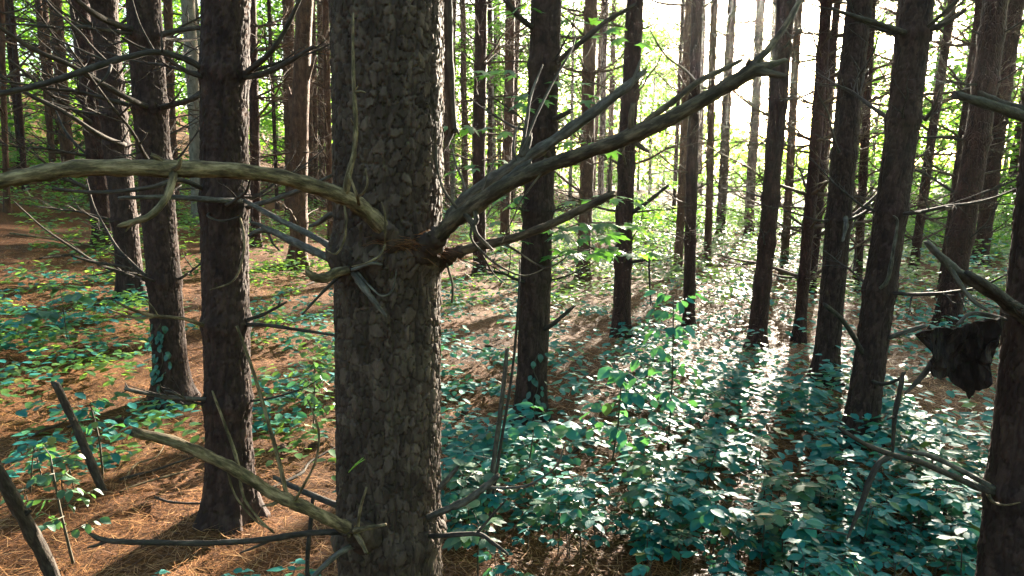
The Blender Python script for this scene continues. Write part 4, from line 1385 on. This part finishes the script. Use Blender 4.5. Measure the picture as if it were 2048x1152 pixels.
layers = [  # start pixel row on the stem, end pixel, depth at end, leaves
    (60, (1045, 22), 4.1, 6), (50, (1205, 62), 4.2, 8), (95, (1250, 85), 4.4, 4), (165, (985, 150), 4.2, 6), (160, (1160, 200), 4.1, 5), (200, (1060, 210), 3.9, 6),
    (300, (915, 255), 4.3, 7), (300, (1210, 300), 4.2, 6), (340, (905, 345), 4.4, 6), (350, (1140, 250), 3.9, 5), (420, (1250, 400), 4.3, 9), (430, (1010, 390), 4.2, 6),
    (470, (1255, 450), 4.1, 10), (470, (1130, 470), 3.8, 8), (520, (1275, 505), 4.2, 10), (530, (1180, 500), 3.8, 8), (560, (1000, 440), 4.0, 5), (490, (1200, 475), 3.7, 7)]
for (r0, (ex, ey), dd, nl) in layers:
    kk = (r0 + 40) / 1000.0
    s0 = PY(1112, r0, mbase.y)
    f_ = (s0.z - mbase.z) / (mtop.z - mbase.z)
    s0 = mbase.lerp(mtop, f_)
    dd *= mbase.y / 4.9
    e0 = P(ex, ey, dd)
    mid = s0.lerp(e0, .5) + Vector((0, 0, 0.05))
    m2 = MB()
    pp, _ = m2.tube([s0, mid, e0], [0.005, 0.0035, 0.0015], 5, 6)
    for i in range(nl):
        t = 0.35 + 0.65 * (i + 1) / nl
        p = pp[min(int(t * (len(pp) - 1)), len(pp) - 1)]
        dv = (e0 - s0)
        az = math.atan2(dv.y, dv.x) + (0 if i == nl - 1 else (1 if i % 2 else -1) * ml.uniform(.5, 1.3))
        pl = ml.uniform(0.03, 0.09)
        q = p + Vector((math.cos(az), math.sin(az), ml.uniform(-.2, .2))) * pl
        m2.tube([p, q], [0.0012, 0.001], 3, 1)
        link('leaf', ml.choice(MLEAF), mt, leaf_mat(q - mbase, az, ml.uniform(-.45, .1), ml.uniform(-.35, .35), ml.uniform(0.10, 0.155)))
    link('twig', m2.mesh('twig', M_TWIG, mbase), mt)

# ------------------------------------------------------------------ creepers on two trunks
def creeper(key, label, n, y0, y1, side, seed):
    t, ax, B, d = TREES[key]
    rr = random.Random(seed)
    c = thing('creeper_vine', label, 'vine', B)
    mb = MB()
    pts = []
    z0 = 0.02; z1 = PY(1024, y1, B.y).z - B.z
    toward = math.atan2(-B.y, -B.x)
    for i in range(9):
        h = z0 + (z1 - z0) * i / 8
        a = toward + side + 0.18 * math.sin(i * 1.7)
        pts.append(ax.pt(h) + Vector((math.cos(a), math.sin(a), 0)) * (float(ax.rad(h)) + 0.006))
    pp, _ = mb.tube(pts, [0.004] * 9, 4, 4)
    link('stem', mb.mesh('stem', M_STEM), c)
    ms = leaf_meshes(M_IVY, 'ivy')
    for i in range(n):
        p = pp[rr.randint(0, len(pp) - 1)]
        h = p.z
        a = math.atan2(p.y - ax.pt(h).y, p.x - ax.pt(h).x) + rr.uniform(-.45, .45)
        q = ax.pt(h) + Vector((math.cos(a), math.sin(a), 0)) * (float(ax.rad(h)) + 0.02)
        link('leaf', rr.choice(ms), c, leaf_mat(q, a + rr.uniform(-.9, .9), rr.uniform(-1.3, -.3), rr.uniform(-.5, .5), rr.uniform(.035, .06)))


creeper('creeper', 'small teal creeper climbing the trunk beside the straight dark pine', 60, 800, 640, -0.55, 1)
creeper('midright', 'sparse creeper leaves at the foot of the centre right pine', 34, 850, 700, 0.25, 2)

# ------------------------------------------------------------------ loose sticks
def stick(name, label, cat, pts, rpx, mat, seed, knots=2, sides=9, rough=.1):
    rr = random.Random(seed)
    mb = MB()
    W = [p if isinstance(p, Vector) else P(*p) for p in pts]
    pp, pr = mb.tube(W, rpx, sides, 6, rough, rr, True)
    for _ in range(knots):
        i = rr.randint(1, len(pp) - 2)
        dv = Vector((rr.uniform(-1, 1), rr.uniform(-1, 1), rr.uniform(-.2, 1))).normalized()
        mb.tube([pp[i], pp[i] + dv * pr[i] * 2], [pr[i] * .5, pr[i] * .3], 6, 1, .2, rr, True)
    o = link(name, mb.mesh(name, mat, W[0]), loc=W[0])
    tag(o, label, cat)
    return o


g = ground_hit(208, 985)
k = g.y
stick('broken_stick', 'dark broken stick leaning upright out of the needles at lower left', 'stick',
      [g - Vector((-.02, 0, .08)), PY(180, 920, k), PY(150, 850, k), PY(112, 768, k - .05)], [0.022, 0.021, 0.019, 0.017], M_WOOD_DARK, 1)
g = ground_hit(120, 1190); k = g.y
stick('leaning_pole', 'thick mossy pole leaning in at the bottom left corner', 'stick',
      [g - Vector((0, 0, .1)), PY(100, 1140, k), PY(55, 1050, k - .1), PY(5, 960, k - .2), PY(-60, 850, k - .3)], [0.027, 0.026, 0.025, 0.024, 0.022], M_WOOD_DARK, 2)
g = ground_hit(960, 1060); k = g.y
stick('leaning_pole', 'thin bare grey pole standing upright right of the foreground pine', 'stick',
      [g - Vector((0, 0, .08)), PY(985, 940, k), PY(1004, 800, k), PY(1014, 700, k)], [0.013, 0.0125, 0.011, 0.010], M_WOOD_GREY, 3, 1)
g = ground_hit(968, 1075); k = g.y
stick('leaning_pole', 'long thin dark stem rising behind the bare grey pole', 'stick',
      [g - Vector((0, 0, .08)), PY(1000, 900, k), PY(1025, 740, k), PY(1037, 600, k), PY(1040, 520, k + .1)], [0.008, 0.0075, 0.0065, 0.005, 0.003], M_WOOD_DARK, 4, 1)
g = ground_hit(617, 1210); k = g.y
stick('leaning_pole', 'slim dark stick standing at the bottom left of the foreground pine', 'stick',
      [g - Vector((0, 0, .06)), PY(615, 1120, k), PY(622, 1040, k), PY(626, 990, k)], [0.009, 0.009, 0.008, 0.006], M_WOOD_DARK, 5, 1)
for i, (pa, pb, rad, lab) in enumerate([
        ((240, 965), (400, 925), .008, 'fallen twig on needles left of the straight dark pine'),
        ((250, 965), (330, 905), .006, 'short fallen twig crossing another at lower left'),
        ((505, 1000), (690, 900), .010, 'fallen branch slanting from the straight dark pine to the foreground pine'),
        ((240, 990), (390, 955), .007, 'pale twig lying below the upright broken stick'),
        ((310, 1000), (455, 1020), .007, 'twig lying at the foot of the straight dark pine'),
        ((1380, 880), (1530, 930), .014, 'fallen branch in the bare patch behind the tall shrub'),
        ((1420, 940), (1500, 890), .010, 'fallen branch crossing another in the bare patch'),
        ((1530, 985), (1600, 940), .010, 'pale curved branch on the ground right of the bare patch'),
        ((1110, 960), (1180, 900), .010, 'fallen branch among leaves right of the creeper-footed pine'),
        ((1240, 930), (1330, 975), .012, 'fallen branch under the lower shrub'),
        ((950, 700), (1060, 735), .009, 'twig on bare needles left of the creeper-footed pine'),
        ((920, 790), (985, 770), .008, 'short twig on bare needles right of the foreground pine'),
        ((60, 880), (140, 850), .009, 'twig lying across the sunlit needles at far left'),
        ((20, 470), (190, 500), .016, 'long fallen branch on the far left slope'),
        ((80, 520), (250, 505), .013, 'fallen branch below the fork-scarred pine'),
        ((30, 395), (160, 420), .016, 'fallen branch high on the left slope'),
        ((560, 590), (660, 560), .012, 'fallen branch behind the foreground pine on the left')]):
    a = ground_hit(*pa); b = ground_hit(*pb)
    rr = random.Random(i)
    m1 = a.lerp(b, .35) + Vector((rr.uniform(-.05, .05), rr.uniform(-.05, .05), 0)); m2_ = a.lerp(b, .7) + Vector((rr.uniform(-.05, .05), rr.uniform(-.05, .05), 0))
    for v, e in ((a, 0), (m1, .01), (m2_, .02), (b, .03)):
        v.z = gz(v.x, v.y) + rad * .6 + 0.012 + e
    stick('fallen_branch', lab, 'branch', [a, m1, m2_, b], [rad, rad * .9, rad * .75, rad * .4], M_WOOD if i % 2 else M_WOOD_DARK, 50 + i, 3, 7)

# pine cones
def cone_mesh():
    m = MB()
    for i in range(9):
        z = i / 8
        r = 0.018 * math.sin(math.pi * (0.12 + 0.8 * z)) + .003
        for k in range(7):
            a = k * .9 + i * 2.4
            c = Vector((math.cos(a) * r * .6, math.sin(a) * r * .6, z * .07))
            o_ = Vector((math.cos(a) * r * 1.5, math.sin(a) * r * 1.5, z * .07 + .006))
            s_ = Vector((-math.sin(a), math.cos(a), 0)) * .006
            n = len(m.v)
            m.v += [c - s_, c + s_, o_ + s_ * .7, o_ - s_ * .7, c + Vector((0, 0, .006))]
            m.f += [(n, n + 1, n + 2, n + 3), (n, n + 3, n + 4), (n + 1, n + 4, n + 2), (n + 4, n + 3, n + 2)]
    m.tube([Vector((0, 0, 0)), Vector((0, 0, .035)), Vector((0, 0, .07))], [.007, .011, .004], 7, 3)
    return m.mesh('pine_cone', M_CONE)


CM = cone_mesh()
for (cx, cy, lab) in ((560, 905, 'pine cone on needles left of the foreground pine'), (640, 900, 'pine cone close to the foreground pine on its left'),
                      (930, 830, 'pine cone on needles right of the foreground pine'), (985, 700, 'pine cone in the bare patch left of the creeper-footed pine'),
                      (250, 850, 'pine cone in the shade left of the creeper pine')):
    g = ground_hit(cx, cy)
    o = link('pine_cone', CM, None, Matrix.Translation(g + Vector((0, 0, .03))) @ Matrix.Rotation(cx, 4, 'Z') @ Matrix.Rotation(1.4, 4, 'X'))
    tag(o, lab, 'pine cone', 'pine cones on the ground')

# ------------------------------------------------------------------ needle litter
rs = np.random.RandomState(4)
N = 72000
yy = 1.7 + 7.5 * rs.rand(N * 3) ** 1.35
xx = (rs.rand(N * 3) * 2 - 1) * 0.82 * (yy + .5)
keep = np.ones(len(xx), bool)
xx, yy = xx[keep][:N], yy[keep][:N]
zz = ground_z(xx, yy) + 0.025 * (vnoise(xx * 5, yy * 5) - 0.5) + 0.015 * (vnoise(xx * 13, yy * 13) - 0.5)
az = rs.rand(N) * 6.283
L = rs.uniform(0.06, 0.13, N); w = rs.uniform(0.0009, 0.0016, N) * (1 + np.maximum(yy - 3, 0) * 0.2)
el = rs.uniform(-0.12, 0.5, N) * rs.rand(N)
c = np.stack([xx, yy, zz + 0.005 + 0.012 * rs.rand(N)], -1)
dv = np.stack([np.cos(az) * np.cos(el), np.sin(az) * np.cos(el), np.sin(el)], -1)
sv = np.stack([-np.sin(az), np.cos(az), np.zeros(N)], -1) * w[:, None]
up = np.array([0, 0, 1.0])
bend = (rs.randn(N) * 0.12)[:, None] * np.stack([-np.sin(az), np.cos(az), np.abs(rs.randn(N)) * .5], -1) * L[:, None]
p0 = c; p1 = c + dv * (L * .5)[:, None] + bend; p2 = c + dv * L[:, None]
V = np.stack([p0 - sv, p0 + sv, p1 - sv, p1 + sv, p2 - sv * .5, p2 + sv * .5], 1).reshape(-1, 3)
b0 = np.arange(N) * 6
Q = np.stack([np.stack([b0, b0 + 1, b0 + 3, b0 + 2], -1), np.stack([b0 + 2, b0 + 3, b0 + 5, b0 + 4], -1)], 1).reshape(-1, 4)
o = link('pine_needle_litter', mesh_np('pine_needle_litter', V, Q, M_LITTER, np.repeat(rs.rand(N), 6)))
tag(o, 'loose rust-coloured pine needles strewn over the ground', 'needles', kind='stuff')

# brown needles caught in the branch crotch of the foreground pine
rr = random.Random(12)
mb = MB()
tm_, axh, Bh, dh = TREES['main']
for i in range(150):
    px = rr.gauss(850, 38); px = max(770, min(905, px)); py = 470 + (px - 770) * 0.22 + rr.gauss(8, 9)
    dd = 1.905 + ((px - 776) / 110.0) ** 2 * 0.12 + rr.uniform(-.01, .02)
    p = P(px, py, dd)
    a = rr.uniform(-.6, .6) + (3.14 if rr.random() < .5 else 0)
    d_ = Vector((math.cos(a), rr.uniform(-.5, .1), math.sin(a) * .7 - .1)).normalized() * rr.uniform(.04, .09)
    mb.tube([p, p + d_ * .5 + Vector((0, 0, .008)), p + d_], [.0008, .0008, .0005], 3, 1, 0, rr)
o = link('needle_tuft', mb.mesh('needle_tuft', M_LITTER))
o.data.attributes.new('tint', 'FLOAT', 'POINT').data.foreach_set('value', [rr.random() * .6 + .1 for _ in range(len(o.data.vertices))])
tag(o, 'rust needles caught where the big branches leave the foreground pine', 'needles', kind='stuff')
mb = MB()
for (a, b) in (((697, 945), (727, 915)), ((700, 941), (729, 919))):
    mb.tube([P(a[0], a[1], 1.985), P((a[0] + b[0]) / 2, (a[1] + b[1]) / 2 - 2, 1.965), P(b[0], b[1], 1.96)], [.0016, .0018, .0008], 4, 3)
o = link('needle_bundle', mb.mesh('needle_bundle', M_FRESH))
tag(o, 'fresh yellow-green needle pair stuck on the bark of the foreground pine', 'needles')

# ------------------------------------------------------------------ woodland behind the pines
def broadleaf_crown(seed, n, rx, z0, z1, size, low=False):
    rs = np.random.RandomState(seed)
    nc = 34 if not low else 14
    cl = []
    for i in range(nc):
        h = rs.rand()
        env = math.sin(math.pi * (0.1 + 0.82 * h)) ** 0.6
        a = rs.rand() * 6.28
        r = rx * env * math.sqrt(rs.rand())
        cl.append((r * math.cos(a), r * math.sin(a), z0 + (z1 - z0) * h, rs.uniform(.35, .8) * rx * .5))
    cl = np.array(cl)
    k = rs.randint(0, nc, n)
    off = rs.randn(n, 3); off /= np.linalg.norm(off, axis=1)[:, None]
    c = cl[k, :3] + off * (cl[k, 3] * rs.rand(n) ** .45)[:, None] * np.array([1.15, 1.15, .7])
    c[:, 2] = np.maximum(c[:, 2], 0.08)
    az = rs.rand(n) * 6.283; el = rs.uniform(-.7, .2, n); ro = rs.uniform(-.7, .7, n)
    d = np.stack([np.cos(az) * np.cos(el), np.sin(az) * np.cos(el), np.sin(el)], -1)
    s = np.stack([-np.sin(az), np.cos(az), np.zeros(n)], -1)
    u = np.cross(d, s)
    s2 = s * np.cos(ro)[:, None] + u * np.sin(ro)[:, None]
    L = (size * rs.uniform(.7, 1.3, n))[:, None]
    V = np.stack([c, c + d * L * .45 - s2 * L * .34, c + d * L, c + d * L * .45 + s2 * L * .34], 1).reshape(-1, 3)
    Q = np.arange(n * 4).reshape(n, 4)
    return mesh_np('crown', V, Q, M_FARLEAF, np.repeat(rs.rand(n), 4), smooth=False)


BC = [broadleaf_crown(20 + i, 4600, 2.3, 0.6, [8.5, 9.5, 7.5, 10][i], 0.165) for i in range(4)]
BC_OPEN = [broadleaf_crown(30 + i, 2300, 2.3, 0.4, [8.5, 9.5, 7.5, 10][i], 0.17) for i in range(4)]
SC = [broadleaf_crown(40 + i, 620, 0.8, 0.1, [1.2, 1.5, 0.95][i], 0.085, True) for i in range(3)]


def limb_mesh(seed, H):
    rr = random.Random(seed)
    m = MB()
    m.tube([Vector((0, 0, -.3)), Vector((.08, 0, H * .35)), Vector((-.05, .05, H * .7)), Vector((0, 0, H))], [.09, .075, .045, .012], 8, 4, .08, rr)
    for i in range(9):
        h = H * rr.uniform(.2, .9); a = rr.random() * 6.28; L_ = rr.uniform(.9, 1.9)
        b = Vector((0, 0, h)); d = Vector((math.cos(a), math.sin(a), .5))
        m.tube([b, b + d * L_ * .5, b + d * L_ + Vector((0, 0, .1))], [.028, .018, .006], 5, 3, .08, rr)
    return m.mesh('trunk', M_BARK_GREY)


LM = [limb_mesh(i, [8.2, 9.2, 7.2, 9.7][i]) for i in range(4)]
rr = random.Random(77)


def short(lab):
    return ' '.join(lab.split()[:8])


def P_depth(ref):
    return TREES[ref[0]][3]


for i, (px, d) in enumerate([(-60, 17), (40, 21), (120, 26), (215, 20), (310, 27), (420, 22), (500, 30), (590, 24), (680, 32), (760, 25),
                             (880, 38), (905, 30), (950, 42), (985, 33), (1030, 45), (1065, 36), (1100, 44), (1140, 33), (1175, 42), (1205, 48), (1240, 38), (1275, 50), (1300, 44), (1325, 58), (1350, 62),
                             (1672, 50), (1700, 44), (1722, 50), (1742, 38), (1805, 29), (1850, 23), (1905, 30), (1960, 21), (2000, 28), (2060, 19), (2125, 22),
                             (-20, 32), (180, 36), (360, 38), (560, 42), (640, 44), (820, 40)]):
    q = P(px, 400, d)
    v = i % 4
    ref = min(FARP, key=lambda e: abs(e[1] + (e[2] - e[1]) * .6 - px))
    t = thing('broadleaf_tree', ('tall ' if d < 28 else 'distant ') + 'green broadleaf tree behind the ' + short(ref[5]), 'tree', (q.x, q.y, gz(q.x, q.y)), 'broadleaf trees beyond the pines')
    s = rr.uniform(.85, 1.15) * (1.0 if d < 34 else 1.25)
    if 860 < px < 1290:
        s = rr.uniform(1.0, 1.3)
    t.scale = (s, s, s); t.rotation_euler = (0, 0, rr.random() * 6.28)
    link('trunk', LM[v], t); link('crown', BC_OPEN[v] if px > 1780 else BC[v], t)
for i in range(64):
    px = rr.choice([rr.uniform(1230, 1640), rr.uniform(-40, 2100), rr.uniform(1650, 2090), rr.uniform(1650, 2090)])
    d = rr.uniform(12, 24)
    q = P(px, 450, d)
    ref = min(FARP, key=lambda e: abs(e[2] - px))
    t = thing('bush', ('bright green bush in front of the ' if d < P_depth(ref) else 'bright green bush behind the ') + short(ref[5]), 'bush', (q.x, q.y, gz(q.x, q.y)), 'bushes among the far pines')
    s = rr.uniform(.6, 1.15)
    t.scale = (s, s, s * rr.uniform(.7, 1)); t.rotation_euler = (0, 0, rr.random() * 6.28)
    m = MB()
    link('foliage', SC[i % 3], t)

# far wood on the skyline, one mass
rs = np.random.RandomState(8)
n1, n2 = 26000, 34000
n = n1 + n2
azs = np.r_[rs.uniform(-0.95, 0.95, n1), rs.uniform(0.95, 2 * math.pi - 0.95, n2)]      # the wood goes on all round; unseen part behind the camera blocks sky light
dist = np.r_[rs.uniform(46, 85, n1), rs.uniform(11, 40, n2)]
gapw = np.exp(-((azs - 0.42) / 0.2) ** 2)
hmax = np.where(np.arange(n) < n1, (14 - 10.5 * gapw) * (0.65 + 0.6 * vnoise(azs * 22 + 20, dist * .06)), 17.0)
hh = rs.rand(n) * hmax
cx, cy = np.sin(azs) * dist, np.cos(azs) * dist
c = np.stack([cx, cy, ground_z(cx, cy) + hh], -1)
d_ = rs.randn(n, 3); d_ /= np.linalg.norm(d_, axis=1)[:, None]
s_ = np.cross(d_, rs.randn(n, 3)); s_ /= np.linalg.norm(s_, axis=1)[:, None]
Lf = rs.uniform(.3, .6, n)[:, None]
V = np.stack([c, c + d_ * Lf * .5 - s_ * Lf * .35, c + d_ * Lf, c + d_ * Lf * .5 + s_ * Lf * .35], 1).reshape(-1, 3)
o = link('far_wood', mesh_np('far_wood', V, np.arange(n * 4).reshape(n, 4), M_FARLEAF, np.repeat(rs.rand(n), 4), smooth=False))
tag(o, 'distant wood closing the view behind the pines and, unseen, behind the viewpoint', 'wood', kind='stuff')

# ------------------------------------------------------------------ sunlit air under the trees
def haze_box():
    m = bpy.data.materials.new('haze')
    m.use_nodes = True
    nt = m.node_tree
    nt.nodes.clear()
    out = nt.nodes.new('ShaderNodeOutputMaterial')
    v = nt.nodes.new('ShaderNodeVolumePrincipled')
    v.inputs['Color'].default_value = (0.95, 0.95, 0.93, 1)
    v.inputs['Density'].default_value = 0.00025
    v.inputs['Anisotropy'].default_value = 0.85
    nt.links.new(v.outputs[0], out.inputs['Volume'])
    x0, x1, y0, y1, z0, z1 = -110, 110, -70, 115, -3, 24
    vs = [(x, y, z) for z in (z0, z1) for y in (y0, y1) for x in (x0, x1)]
    fs = [(0, 2, 3, 1), (4, 5, 7, 6), (0, 1, 5, 4), (2, 6, 7, 3), (0, 4, 6, 2), (1, 3, 7, 5)]
    me = bpy.data.meshes.new('haze')
    me.from_pydata(vs, [], fs)
    me.materials.append(m)
    o = link('haze', me)
    tag(o, 'thin sunlit haze filling the wood', 'haze', kind='stuff')


haze_box()
